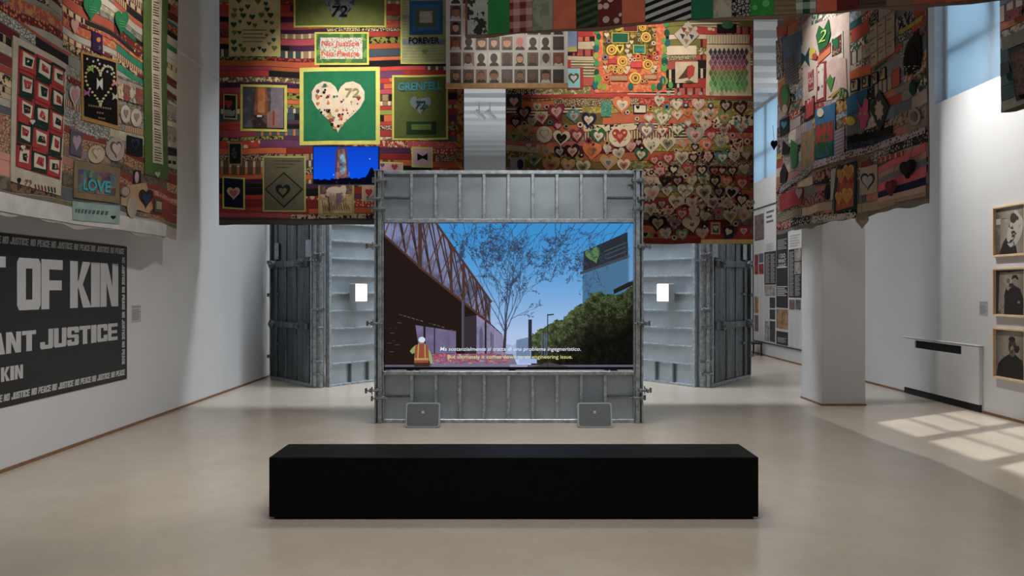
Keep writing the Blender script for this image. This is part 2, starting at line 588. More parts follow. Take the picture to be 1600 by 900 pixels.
# ------------------------------------------------------------------ small raster painter for pictures
class Img:
    def __init__(s, w, h, W, Hh, col):
        s.w, s.h, s.W, s.H = w, h, W, Hh           # cells, and the picture's own units
        s.a = np.empty((h, w, 3)); s.a[:] = col
        s.X, s.Y = np.meshgrid((np.arange(w) + .5) * W / w, (np.arange(h) + .5) * Hh / h)
        s.rng = np.random.default_rng(3)

    def put(s, m, col, al=1.0):
        m = (m.astype(float) * al)[..., None]
        s.a = s.a * (1 - m) + np.asarray(col, float) * m

    def pmask(s, pts):
        m = np.zeros((s.h, s.w), bool)
        n = len(pts)
        for i in range(n):
            x0, y0 = pts[i]; x1, y1 = pts[(i + 1) % n]
            if y0 == y1: continue
            c = ((y0 > s.Y) != (y1 > s.Y)) & (s.X < (x1 - x0) * (s.Y - y0) / (y1 - y0) + x0)
            m ^= c
        return m

    def poly(s, pts, col, al=1.0):
        s.put(s.pmask(pts), col, al)

    def rect(s, x0, y0, x1, y1, col, al=1.0):
        s.put((s.X >= x0) & (s.X < x1) & (s.Y >= y0) & (s.Y < y1), col, al)

    def ell(s, cx, cy, rx, ry, col, al=1.0):
        kx, ky = s.w / s.W, s.h / s.H
        i0, i1 = max(0, int((cx - rx) * kx)), min(s.w, int((cx + rx) * kx) + 2)
        j0, j1 = max(0, int((cy - ry) * ky)), min(s.h, int((cy + ry) * ky) + 2)
        if i1 <= i0 or j1 <= j0: return
        m = ((((s.X[j0:j1, i0:i1] - cx) / rx) ** 2 + ((s.Y[j0:j1, i0:i1] - cy) / ry) ** 2 < 1) * al)[..., None]
        s.a[j0:j1, i0:i1] = s.a[j0:j1, i0:i1] * (1 - m) + np.asarray(col, float) * m

    def line(s, x0, y0, x1, y1, wd_, col, al=1.0, wd1=None):
        px = s.W / s.w
        mg = max(wd_, wd1 or 0) + 2 * px
        i0 = max(0, int((min(x0, x1) - mg) / px)); i1 = min(s.w, int((max(x0, x1) + mg) / px) + 1)
        py = s.H / s.h
        j0 = max(0, int((min(y0, y1) - mg) / py)); j1 = min(s.h, int((max(y0, y1) + mg) / py) + 1)
        if i1 <= i0 or j1 <= j0: return
        X, Y = s.X[j0:j1, i0:i1], s.Y[j0:j1, i0:i1]
        dx, dy = x1 - x0, y1 - y0
        t = np.clip(((X - x0) * dx + (Y - y0) * dy) / (dx * dx + dy * dy + 1e-9), 0, 1)
        d = np.hypot(X - x0 - t * dx, Y - y0 - t * dy)
        r = wd_ / 2 if wd1 is None else (wd_ + (wd1 - wd_) * t) / 2
        m = np.clip((r - d) / px + .5, 0, 1) * al
        m = np.minimum(m, np.minimum(1, 2 * r / px + 0.15))[..., None]
        s.a[j0:j1, i0:i1] = s.a[j0:j1, i0:i1] * (1 - m) + np.asarray(col, float) * m

    def fbm(s, cell, oct_=4):
        out = np.zeros((s.h, s.w)); amp = 1.0; tot = 0
        for k in range(oct_):
            c = cell / 2 ** k
            gw, gh = int(s.W / c) + 3, int(s.H / c) + 3
            g = s.rng.random((gh, gw))
            fx, fy = s.X / c, s.Y / c
            ix, iy = fx.astype(int), fy.astype(int)
            tx, ty = fx - ix, fy - iy
            tx = tx * tx * (3 - 2 * tx); ty = ty * ty * (3 - 2 * ty)
            v = (g[iy, ix] * (1 - tx) + g[iy, ix + 1] * tx) * (1 - ty) + (g[iy + 1, ix] * (1 - tx) + g[iy + 1, ix + 1] * tx) * ty
            out += v * amp; tot += amp; amp *= .55
        return out / tot

    def mesh(s, name, fn):
        """fn(a, b) with a, b in 0..1 from the top left -> xyz arrays"""
        h, w = s.h, s.w
        A, B = np.meshgrid(np.arange(w + 1) / w, np.arange(h + 1) / h)
        P = np.stack(fn(A, B), -1).reshape(-1, 3).astype(np.float32)
        i = (np.arange(h)[:, None] * (w + 1) + np.arange(w)[None, :]).ravel()
        Q = np.stack([i, i + w + 1, i + w + 2, i + 1], -1).astype(np.int32)
        me = bpy.data.meshes.new(name)
        me.vertices.add(len(P)); me.vertices.foreach_set('co', P.ravel())
        me.loops.add(Q.size); me.loops.foreach_set('vertex_index', Q.ravel())
        me.polygons.add(len(Q))
        me.polygons.foreach_set('loop_start', np.arange(0, Q.size, 4, dtype=np.int32))
        me.polygons.foreach_set('loop_total', np.full(len(Q), 4, dtype=np.int32))
        me.update(calc_edges=True)
        at = me.color_attributes.new('Col', 'FLOAT_COLOR', 'CORNER')
        c = np.ones((len(Q), 4, 4), np.float32)
        c[:, :, :3] = lin_arr(s.a).reshape(-1, 1, 3)
        at.data.foreach_set('color', c.ravel())
        me.validate()
        return me


def heart_pts(cx, cy, w, h=None, rot=0.0, n=26):
    """heart outline, y downwards as in a picture"""
    h = h or w
    out = []
    for i in range(n):
        t = 2 * math.pi * i / n
        x = 16 * math.sin(t) ** 3 / 32.0
        y = -(13 * math.cos(t) - 5 * math.cos(2 * t) - 2 * math.cos(3 * t) - math.cos(4 * t)) / 29.0 - 0.086
        X, Y = x * w, y * h
        out.append((cx + X * math.cos(rot) - Y * math.sin(rot), cy + X * math.sin(rot) + Y * math.cos(rot)))
    return out


def ell_pts(cx, cy, rx, ry=None, n=18):
    ry = ry or rx
    return [(cx + rx * math.cos(2 * math.pi * i / n), cy + ry * math.sin(2 * math.pi * i / n)) for i in range(n)]


def rect_pts(x0, y0, x1, y1):
    return [(x0, y0), (x1, y0), (x1, y1), (x0, y1)]

# ================================================================== the setting
XL, XR, YB, YN, ZC = -4.31, 5.90, 25.0, -2.5, 6.15

MB().box(XL - .3, XR + .6, YN - .3, YB + .3, -.2, 0).build('floor', M['floor'])['kind'] = 'structure'
ceil = MB().box(XL - .3, XR + .6, YN - .3, YB + .3, ZC, ZC + .2).build('ceiling', M['ceiling'])
ceil['kind'] = 'structure'
beam_me = MB().box(XL, XR, -.2, .2, ZC - .2, ZC).mesh('beam')
for i in range(34):
    link('beam', beam_me, ceil, M['ceiling'], loc=(0, YN + .4 + i * .8, 0))


def wall_with_openings(name, fn, a0, a1, openings, z0, z1):
    """fn(mb, a0, a1, b0, b1) adds a solid block spanning that part of the wall"""
    mb = MB()
    if openings:
        lo, hi = openings[0][2], openings[0][3]
        fn(mb, a0, a1, z0, lo)
        fn(mb, a0, a1, hi, z1)
        x = a0
        for o in openings:
            fn(mb, x, o[0], lo, hi)
            x = o[1]
        fn(mb, x, a1, lo, hi)
    else:
        fn(mb, a0, a1, z0, z1)
    o = mb.build(name, M['wall'])
    o['kind'] = 'structure'
    return o

WIN_R = [(1.2, 4.2), (7.3, 10.28), (11.6, 14.5), (15.75, 18.5), (19.8, 22.7)]
SILL, HEAD = 4.13, 6.0
wall_with_openings('wall_right', lambda m, a, b, c, d: m.box(XR, XR + .5, a, b, c, d), YN, YB, [(a, b, SILL, HEAD) for a, b in WIN_R], 0, ZC)
LW = (0.74, 3.95, 4.10, 4.90)  # added opening, sized to shape the sun on the floor
wall_with_openings('wall_left', lambda m, a, b, c, d: m.box(XL - .12, XL, a, b, c, d), YN, YB, [LW], 0, ZC)
MB().box(XL - .3, XR + .6, YB, YB + .3, 0, ZC).build('wall_back', M['wall'])['kind'] = 'structure'
MB().box(XL - .3, XR + .6, YN - .3, YN, 0, ZC).build('wall_front', M['wall'])['kind'] = 'structure'

for i, (a, b) in enumerate(WIN_R):
    w = MB()
    x = XR + .16
    for y in (a, b - .05):
        w.box(x - .03, x + .03, y, y + .05, SILL, HEAD)
    for z in (SILL, HEAD - .05):
        w.box(x - .03, x + .03, a + .05, b - .05, z, z + .05)
    win = w.build('window_%d' % (i + 1), M['white_metal'])
    win['kind'] = 'structure'
    MB().box(x - .008, x, a + .05, b - .05, SILL + .05, HEAD - .05).build('pane', M['film'], win)
    g = MB()
    n = 3
    for k in range(1, n):
        y = a + (b - a) * k / n
        g.box(x + .06, x + .13, y - .075, y + .075, SILL, HEAD)
    g.box(x + .06, x + .13, a, b, SILL + .66, SILL + .76)
    g.build('glazing_bar', M['white_metal'], win)
# unseen window added in the left wall, panes shaped to cast the floor sun patch
y0, y1, z0, z1 = LW
w = MB()
for k in range(4):
    y = y0 + (y1 - y0) * k / 3
    w.box(XL - .07, XL - .045, max(y0, y - .10), min(y1, y + .10), z0, z1)
for k in range(4):
    z = z0 + (z1 - z0) * k / 3
    w.box(XL - .07, XL - .045, y0, y1, max(z0, z - .014), min(z1, z + .014))
win = w.build('window_6', M['white_metal'])
win['kind'] = 'structure'
for k in range(3):
    a, b = y0 + (y1 - y0) * k / 3, y0 + (y1 - y0) * (k + 1) / 3
    a, b = a + .1, b - .1
    for j in range(3):
        c, d = z0 + (z1 - z0) * j / 3 + .014, z0 + (z1 - z0) * (j + 1) / 3 - .014
        MB().box(XL - .06, XL - .055, a, b, c, d).build('pane', M['glass'], win)

tr = MB().box(XL, XL + .03, 9.2, YB, 4.62, 4.66).build('trim_1', M['wall'])
tr['kind'] = 'structure'
MB().box(XL, XL + .012, YN, YB, 0, .03).build('baseboard_left', M['wood_base'])['kind'] = 'structure'
RADY0, RADY1 = yside(1536, XR), yside(1414, XR)
bb = MB().box(XR - .012, XR, YN, RADY0 - .01, 0, .03).box(XR - .012, XR, RADY1 + .01, YB, 0, .03).build('baseboard_right', M['wood_base'])
bb['kind'] = 'structure'

# pillar
pe = empty('pillar', (4.42, 10.15, 0), 0, 'square white plastered pillar standing under the quilt at the right', 'pillar')
MB().bbox(-.29, .285, -.35, .35, 0, ZC - .2, .006).build('shaft', M['pillar'], pe)
MB().box(-.302, .297, -.362, .362, 0, .025).build('skirting', M['wood_base'], pe)

# radiator cover in the right wall
re_ = empty('radiator_cover', (XR, (RADY0 + RADY1) / 2, 0), 0, 'long low white radiator cover with a dark grille slot against the right wall', 'radiator')
hl = (RADY1 - RADY0) / 2
zt = .845
m = MB()
SY0, SY1 = yside(1508, XR) - (RADY0 + RADY1) / 2, yside(1435, XR) - (RADY0 + RADY1) / 2
SZ0, SZ1 = .70, .81
m.box(-.05, -.03, -hl, hl, .10, SZ0).box(-.05, -.03, -hl, SY0, SZ0, SZ1).box(-.05, -.03, SY1, hl, SZ0, SZ1).box(-.05, -.03, -hl, hl, SZ1, zt - .02)
m.box(-.03, -.001, -hl, -hl + .02, .10, zt - .02).box(-.03, -.001, hl - .02, hl, .10, zt - .02)
m.build('front_panel', M['white_metal'], re_)
MB().bbox(-.055, -.001, -hl - .02, hl + .02, zt - .014, zt, .003).build('top_board', M['white_metal'], re_)
MB().box(-.02, -.001, -hl + .02, hl - .02, 0.005, zt - .03).build('back_recess', M['dark_void'], re_)  # near-black sheet standing in for the shade behind slot and foot gap
slat = MB().box(-.036, -.03, -.003, .003, SZ0, SZ1).mesh('grille_slat')
n = 24
for i in range(n):
    link('grille_slat', slat, re_, M['black_plastic'], loc=(0, SY0 + (SY1 - SY0) * (i + .5) / n, 0))

# ================================================================== bench
YBF = 4.95
be = empty('bench', (0.012, YBF + .215, 0), 0, 'long low matt black box bench in front of the screen', 'bench')
hw = 765 / F * YBF / 2
MB().bbox(-hw, hw, -.215, .215, .018, .42, .004).build('seat_box', M['black_mdf'], be)
MB().box(-hw + .03, hw - .03, -.195, .195, 0, .018).build('plinth', M['black_mdf'], be)

# ================================================================== formwork screen wall
YF = 8.53
fe = empty('formwork_screen_wall', (-.02, YF, 0), 0, 'galvanised steel formwork wall framing the large video screen', 'formwork')
T0 = Matrix.Translation((.02, -YF, 0))
Xp = lambda p: wx(p, YF)
Zp = lambda p: wz(p, YF)


def clamp_mesh(w=.11):
    m = MB()
    m.bbox(-w / 2, w / 2, -.02, .02, -.012, .012, .004)
    m.bbox(-w / 2, -w / 2 + .03, -.03, .06, -.022, .022, .005)
    m.bbox(w / 2 - .03, w / 2, -.03, .06, -.022, .022, .005)
    m.tube((-w * .8, -.03, 0), (w * .8, -.03, 0), .008, 7)
    m.tube((-.02, -.03, -.045), (-.02, -.03, .045), .007, 6)
    m.bbox(-w * .8 - .012, -w * .8 + .012, -.045, -.015, -.03, .03, .004)
    return m.mesh('clamp')
CLAMP = clamp_mesh()


def ribbed(parent, zlo, zhi, ribs, mid):
    pn = MB(T0)
    x0, x1 = Xp(599), Xp(991)
    pn.box(x0, x1, YF + .085, YF + .092, zlo, zhi)
    pan = pn.build('panel', M['sheet'], parent)
    ml = MB(T0)
    t = .042
    for z in (zlo, zhi - t):
        ml = MB(T0)
        ml.bbox(x0, x1, YF, YF + .09, z, z + t, .004)
        ml.build('rail', M['galv'], pan)
    for i, p in enumerate(ribs):
        x = Xp(p)
        r = MB(T0)
        r.bbox(x - .019, x + .019, YF + .004, YF + .03, zlo + t, zhi - t, .004)
        r.box(x - .009, x + .009, YF + .03, YF + .085, zlo + t, zhi - t)
        r.build('rib', M['galv'], pan)
    for a, b in mid:
        r = MB(T0)
        r.box(Xp(a), Xp(b), YF + .05, YF + .085, (zlo + zhi) / 2 - .012, (zlo + zhi) / 2 + .006)
        r.build('crossbar', M['galv_dark'], pan)
    return pan
RIBS = [643, 680.5, 718.5, 756.5, 794.5, 832.5, 870.5, 908.5, 946]
ribbed(fe, Zp(347.5), Zp(266), RIBS, [(600, 641), (948, 990)])
ribbed(fe, Zp(661), Zp(580), RIBS, [(600, 641), (948, 990)])
for sgn, xa in ((1, 585), (-1, 1005)):
    q = lambda d: Xp(xa + sgn * d)
    p = MB(T0)
    def bx(a, b, y0, y1, z0=0.0, z1=Zp(267)):
        p.bbox(min(q(a), q(b)), max(q(a), q(b)), y0, y1, z0, z1, .004)
    bx(0, 3, YF - .01, YF + .12)
    bx(3, 5.5, YF + .05, YF + .12)
    bx(5.5, 12, YF - .025, YF + .10)
    bx(12, 14.5, YF + .02, YF + .10)
    post = p.build('post', M['galv'], fe)
    b = MB(T0)
    for k in range(14):
        z = .15 + k * .2
        b.tube((q(4.2), YF + .045, z), (q(4.2), YF + .055, z), .009, 7)
    b.build('bolt_holes', M['galv_dark'], post)['kind'] = 'stuff'
    ct = MB(T0).box(min(q(0), q(14)), max(q(0), q(14)), YF - .03, YF + .12, Zp(267), Zp(265.5)).build('post_cap', M['galv'], post)
    for k, (dx, py, fl) in enumerate([(12, 283, 0), (3, 311, 1), (10, 327, 0), (2, 385, 1), (3, 505, 1), (1, 609, 1), (10, 621, 0)]):
        link('clamp', CLAMP, post, M['clamp'], loc=(q(dx) + .02, -.05 + .0, Zp(py)), rot=(0, 0, math.pi if (sgn < 0) else 0))
# frame lining round the screen
ln = MB(T0)
ln.box(Xp(597.5), Xp(599.5), YF - .01, YF + .09, Zp(580), Zp(347)).box(Xp(990), Xp(992), YF - .01, YF + .09, Zp(580), Zp(347))
ln.build('screen_lining', M['galv'], fe)
bk = MB(T0)
for x in (-1.2, 0, 1.2):
    bk.box(x - .04, x + .04, YF + .13, YF + .2, 0, 2.8).tube((x, YF + .2, 2.2), (x, YF + 1.0, .03), .03)
    bk.box(x - .05, x + .05, YF + .13, YF + 1.05, 0, .05)
bk.build('back_brace', M['galv_dark'], fe)

# ================================================================== LED screen picture
def paint_screen():
    W_, H_ = 1403, 828
    im = Img(700, 413, W_, H_, (0, 0, 0))
    X, Y = im.X, im.Y
    r = random.Random(5)
    t = np.clip(Y / 620, 0, 1)[..., None]
    top, bot = np.array([58., 142, 208]), np.array([172., 194, 232])
    im.a = top * (1 - t ** 1.5) + bot * t ** 1.5
    n = im.fbm(260, 5)
    cl = np.clip((n - .5) * 3, 0, 1) * np.clip((Y - 150) / 350, 0, 1)
    im.put(np.clip(cl * .5, 0, 1) if False else cl * .5, (205, 218, 240))
    O = lambda p: [(a - 37, b - 30) for a, b in p]
    # distant pale street
    im.poly(O([(690, 725), (735, 712), (760, 722), (800, 690), (850, 700), (900, 740), (900, 800), (690, 800)]), (134, 150, 192), .5)
    im.poly(O([(780, 690), (860, 670), (860, 780), (780, 780)]), (95, 120, 150), .8)
    # tower and banner
    im.poly(O([(1155, 290), (1420, 190), (1420, 470), (1155, 500)]), (72, 112, 146))
    for k in range(7):
        im.line(*O([(1157, 330 + k * 26)])[0], *O([(1420, 262 + k * 30)])[0], 2, (60, 98, 130), .6)
    im.poly(O([(1162, 188), (1410, 78), (1412, 212), (1160, 302)]), (40, 45, 52))
    im.poly(O([(1140, 305), (1420, 205), (1425, 222), (1142, 320)]), (62, 68, 78))
    im.poly([(a - 37, b - 30) for a, b in heart_pts(1218, 214, 84, 96, -.35)], (92, 128, 70))
    for k, (a, b) in enumerate(((1280, 1400), (1280, 1395), (1290, 1400))):
        im.line(a - 37, 188 + k * 22 - 30, b - 37, 140 + k * 24 - 30, 5, (86, 92, 98), .8)
    im.poly(O([(1330, 405), (1440, 350), (1440, 380), (1332, 430)]), (34, 30, 30))
    im.poly(O([(1412, 60), (1445, 60), (1445, 360), (1412, 360)]), (110, 145, 185), .5)
    # hedge
    P = [(865, 660), (900, 625), (950, 610), (1000, 575), (1060, 540), (1110, 500), (1160, 478), (1200, 425), (1260, 415), (1330, 430), (1390, 420), (1445, 360), (1445, 862), (865, 862)]
    m = im.pmask(O(P))
    e = (im.fbm(26, 3) - .5) * 60
    m2 = im.pmask(O(P)) & (Y + e > np.interp(X, [p[0] - 37 for p in P[:12]], [p[1] - 30 for p in P[:12]]) + 6)
    hd = np.clip((Y - np.interp(X, [p[0] - 37 for p in P[:12]], [p[1] - 30 for p in P[:12]])) / 260, 0, 1)
    n2 = im.fbm(22, 4); n3 = im.fbm(9, 3)
    g = (np.array([104., 124, 74])[None, None] * (1 - hd[..., None]) + np.array([30., 27, 20]) * hd[..., None]) * (.30 + .9 * n2[..., None]) * (.5 + .8 * n3[..., None]) * (1.08 - .45 * np.clip((X - 1000) / 400, 0, 1))[..., None]
    mm = m2[..., None]
    im.a = np.where(mm, g, im.a)
    sp = m2 & (im.rng.random(m2.shape) > .9) & (hd < .55) & (n2 > .45)
    im.put(sp, (150, 158, 120), .6)
    # viaduct: shade below, wall, truss
    im.poly(O([(37, 90), (250, 285), (560, 540), (632, 592), (700, 655), (730, 862), (37, 862)]), (33, 23, 20))
    im.poly(O([(210, 605), (440, 640), (440, 765), (235, 765)]), (116, 106, 140))
    im.poly(O([(556, 548), (632, 600), (705, 665), (720, 770), (556, 770)]), (138, 132, 166))
    im.poly(O([(490, 560), (556, 548), (556, 770), (490, 770)]), (52, 44, 50))
    nz = im.fbm(40, 4)
    im.put(((X > 170) & (X < 690) & (Y > 560) & (Y < 740) & (im.a.sum(-1) > 250)) * np.clip(nz - .35, 0, 1), (80, 74, 100))
    for a, b, y0_ in ((255, 268, 600), (315, 322, 615), (602, 612, 575), (636, 640, 650), (646, 650, 660)):
        im.rect(a - 37, y0_ - 30, b - 37, 740, (34, 28, 32))
    im.poly(O([(572, 640), (582, 610), (592, 640), (592, 740), (572, 740)]), (92, 86, 112))
    for k in range(14):
        x = 120 + k * 24
        im.line(x - 37, 545 + k * 7 - 30, x - 25, 549 + k * 7 - 30, 5, (150, 140, 150), .6 * r.random())
    for k in range(16):
        lx, ly = 15 + r.random() * 60, 520 + r.random() * 210
        im.line(lx, ly, lx + r.uniform(6, 26), ly + r.uniform(-1, 3), 3, (150, 150, 170), .5 * r.random())
    T = [(37, 30), (325, 30), (637, 472), (637, 598), (250, 288), (37, 92)]
    tm = im.pmask(O(T))
    im.put(tm, (122, 132, 172))
    im.put(tm * np.clip((im.fbm(60, 3) - .42) * 1.6, 0, .6), (64, 60, 78))
    topy = lambda x: np.interp(x, [37, 325, 637], [-420, 30, 472])
    boty = lambda x: np.interp(x, [37, 250, 637], [92, 288, 598])
    sav = im.a.copy()
    BR, BD = (96, 68, 60), (50, 36, 34)
    xs = [37 + (637 - 37) * (1 - (1 - k / 22) ** 1.5) for k in range(23)]
    for k in range(22):
        for d in ((2,) if k % 2 else (3,)):
            if k + d < 23:
                im.line(xs[k] - 37, boty(xs[k]) - 30, xs[k + d] - 37, topy(xs[k + d]) - 30, 8 - k * .15, BR)
                im.line(xs[k] - 37, topy(xs[k]) - 30, xs[k + d] - 37, boty(xs[k + d]) - 30, 8 - k * .15, BD)
    for k in range(40):
        x = 60 + k * 15
        im.line(x - 37, topy(x) - 30, x - 20, boty(x + 17) - 30, 2, (70, 66, 84), .5)
    im.a = np.where(tm[..., None], im.a, sav)
    for x, w_ in ((237, 22), (413, 14), (483, 16), (555, 10), (607, 10), (628, 7)):
        im.line(x - 37, topy(x) - 30, x - 37, boty(x) - 30, w_, (72, 50, 46))
    im.line(325 - 37, 25 - 30, 637 - 37, 472 - 30, 13, (76, 50, 44))
    im.line(37 - 37, 98 - 30, 250 - 37, 290 - 30, 12, (76, 52, 46)); im.line(250 - 37, 290 - 30, 632 - 37, 596 - 30, 13, (78, 52, 46))
    im.line(480 - 37, 470 - 30, 480 - 37, 730 - 30, 15, (86, 84, 104))
    im.line(484 - 37, 470 - 30, 484 - 37, 730 - 30, 3, (40, 40, 50))
    # ground, barriers
    im.rect(0, 800, W_, 815, (96, 92, 110))
    im.poly(O([(300, 768), (760, 768), (790, 842), (300, 842)]), (120, 110, 132))
    for k in range(230):
        x = 310 + r.random() * 430; y = 766 + r.random() * 56
        c = ((176, 58, 72), (200, 76, 84), (214, 150, 170), (150, 40, 52), (120, 90, 150))[r.randrange(5)]
        im.line(x - 37, y - 30, x - 37 + r.uniform(-22, 22), y - 30 + r.uniform(-5, 5), r.uniform(3, 6), c, .85)
    for k in range(9):
        im.line(320 + k * 12 - 37, 768 - 30, 318 + k * 12 - 37, 815 - 30, 3, (170, 60, 84))
    im.rect(797 - 37, 796 - 30, 896 - 37, 822 - 30, (160, 178, 224))
    im.rect(745 - 37, 828 - 30, 843 - 37, 842 - 30, (150, 150, 180))
    im.poly(O([(880, 842), (960, 815), (1080, 842)]), (70, 66, 70))
    # worker seen from behind
    im.poly(O([(178, 752), (205, 722), (232, 712), (212, 760), (192, 768)]), (136, 158, 96))
    im.poly(O([(282, 735), (300, 770), (308, 812), (296, 828), (284, 790)]), (150, 168, 110))
    im.poly(O([(210, 722), (245, 706), (282, 725), (288, 800), (282, 828), (203, 826), (203, 790)]), (150, 72, 54))
    im.rect(205 - 37, 792 - 30, 284 - 37, 803 - 30, (170, 150, 90))
    im.rect(204 - 37, 818 - 30, 290 - 37, 840 - 30, (64, 44, 34))
    im.line(228 - 37, 715 - 30, 224 - 37, 790 - 30, 6, (160, 170, 100)); im.line(264 - 37, 715 - 30, 266 - 37, 790 - 30, 6, (160, 170, 100))
    im.rect(234 - 37, 690 - 30, 262 - 37, 712 - 30, (150, 110, 96))
    im.ell(247 - 37, 688 - 30, 19, 16, (214, 222, 232))
    # tree and overhanging twigs
    TW = (50, 48, 58)
    def branch(x, y, a, L, w_, d):
        if d == 0 or L < 6: return
        x1, y1 = x + math.cos(a) * L, y - math.sin(a) * L
        im.line(x, y, x1, y1, w_, TW, min(1, .55 + w_ * .12), w_ * .7)
        k = 2 if r.random() < .6 else 3
        for i in range(k):
            branch(x1, y1, a + r.uniform(-.44, .44) + .10 * (1.57 - a), L * r.uniform(.66, .88), w_ * .66, d - 1)
    im.line(712 - 37, 750 - 30, 722 - 37, 600 - 30, 17, (54, 50, 58), 1, 12)
    def spray(x, y, a, L, w_, d):
        n = 9 if d == 3 else 6
        for k in range(n):
            a += r.uniform(-.13, .13)
            x1, y1 = x + math.cos(a) * L / n, y + math.sin(a) * L / n
            im.line(x, y, x1, y1, w_, (48, 60, 84), .72, w_ * .88)
            if d and k and r.random() < .62:
                spray(x1, y1, a + r.choice((-1, 1)) * r.uniform(.3, .8), L * r.uniform(.3, .5), max(1.6, w_ * .6), d - 1)
            elif r.random() < .5:
                im.ell(x1 + r.uniform(-6, 6), y1 + r.uniform(-6, 6), 2.4, 3, (54, 64, 88), .7)
            x, y = x1, y1; w_ *= .88
    for x, a, L in ((400, 1.2, 150), (480, 1.5, 170), (560, 2.0, 160), (640, 1.7, 170), (720, 2.1, 190), (790, 2.2, 260), (850, 1.9, 300), (880, 2.3, 220), (960, 2.0, 190), (1040, 1.8, 230), (1120, 2.1, 250), (1180, 2.3, 260), (1260, 2.2, 300), (1320, 2.4, 260), (1390, 2.3, 330), (1440, 2.2, 250), (1000, 1.4, 170)):
        spray(x - 37, -10, a, L, r.uniform(3.5, 5.5), 3)
    for a, L, x, y in ((1.18, 420, 722, 600), (1.36, 500, 722, 590), (1.52, 520, 720, 600), (1.70, 510, 718, 590), (1.88, 470, 716, 610), (2.05, 380, 714, 640), (1.02, 360, 722, 640), (1.45, 430, 720, 560)):
        spray(x - 37, y - 30, -a, L * .93, 6.5, 3)
    # chimney stump, lamp post, posts
    im.rect(849 - 37, 574 - 30, 868 - 37, 745 - 30, (42, 42, 52))
    im.line(958 - 37, 545 - 30, 958 - 37, 842 - 30, 5, (40, 42, 56)); im.line(958 - 37, 548 - 30, 990 - 37, 545 - 30, 7, (40, 42, 56))
    for x in (920, 936, 948):
        im.rect(x - 37, 650 - 30, x + 9 - 37, 790 - 30, (84, 96, 128), .8)
    im.rect(0, 812, W_, H_, (13, 12, 16))
    im.a = im.a * .97 + 3
    return im

le = empty('video_screen', (0, YF + .05, Zp(579)), 0, 'large lit video screen showing a railway viaduct and bare tree', 'screen')
sx0, sx1, sz0, sz1 = Xp(600), Xp(990), Zp(578.5), Zp(348.5)
zb = Zp(579)
MB().box(sx0 - .005, sx1 + .003, .004, .03, sz0 - zb, sz1 - zb).build('display_housing', M['black_plastic'], le)
pic = paint_screen()
me = pic.mesh('picture', lambda a, b: (sx0 + a * (sx1 - sx0), a * 0 - .002, sz1 - zb - b * (sz1 - sz0)))
link('picture', me, le, M['screen'])
SPX = lambda px, py: (Xp(px), -.006, Zp(py) - zb)
flat_text('subtitle', 'Ma sostanzialmente si tratta di una problema ingegneristico.', SPX_ := (lambda a, b: (a, -.006, b)), Xp(687), Xp(908), Zp(548.5) - zb, .043, M['sub_white'], le, .004, .18)
flat_text('subtitle', 'But ultimately it comes down to an engineering issue.', SPX_, Xp(699), Xp(895), Zp(560.8) - zb, .043, M['sub_yellow'], le, .004)

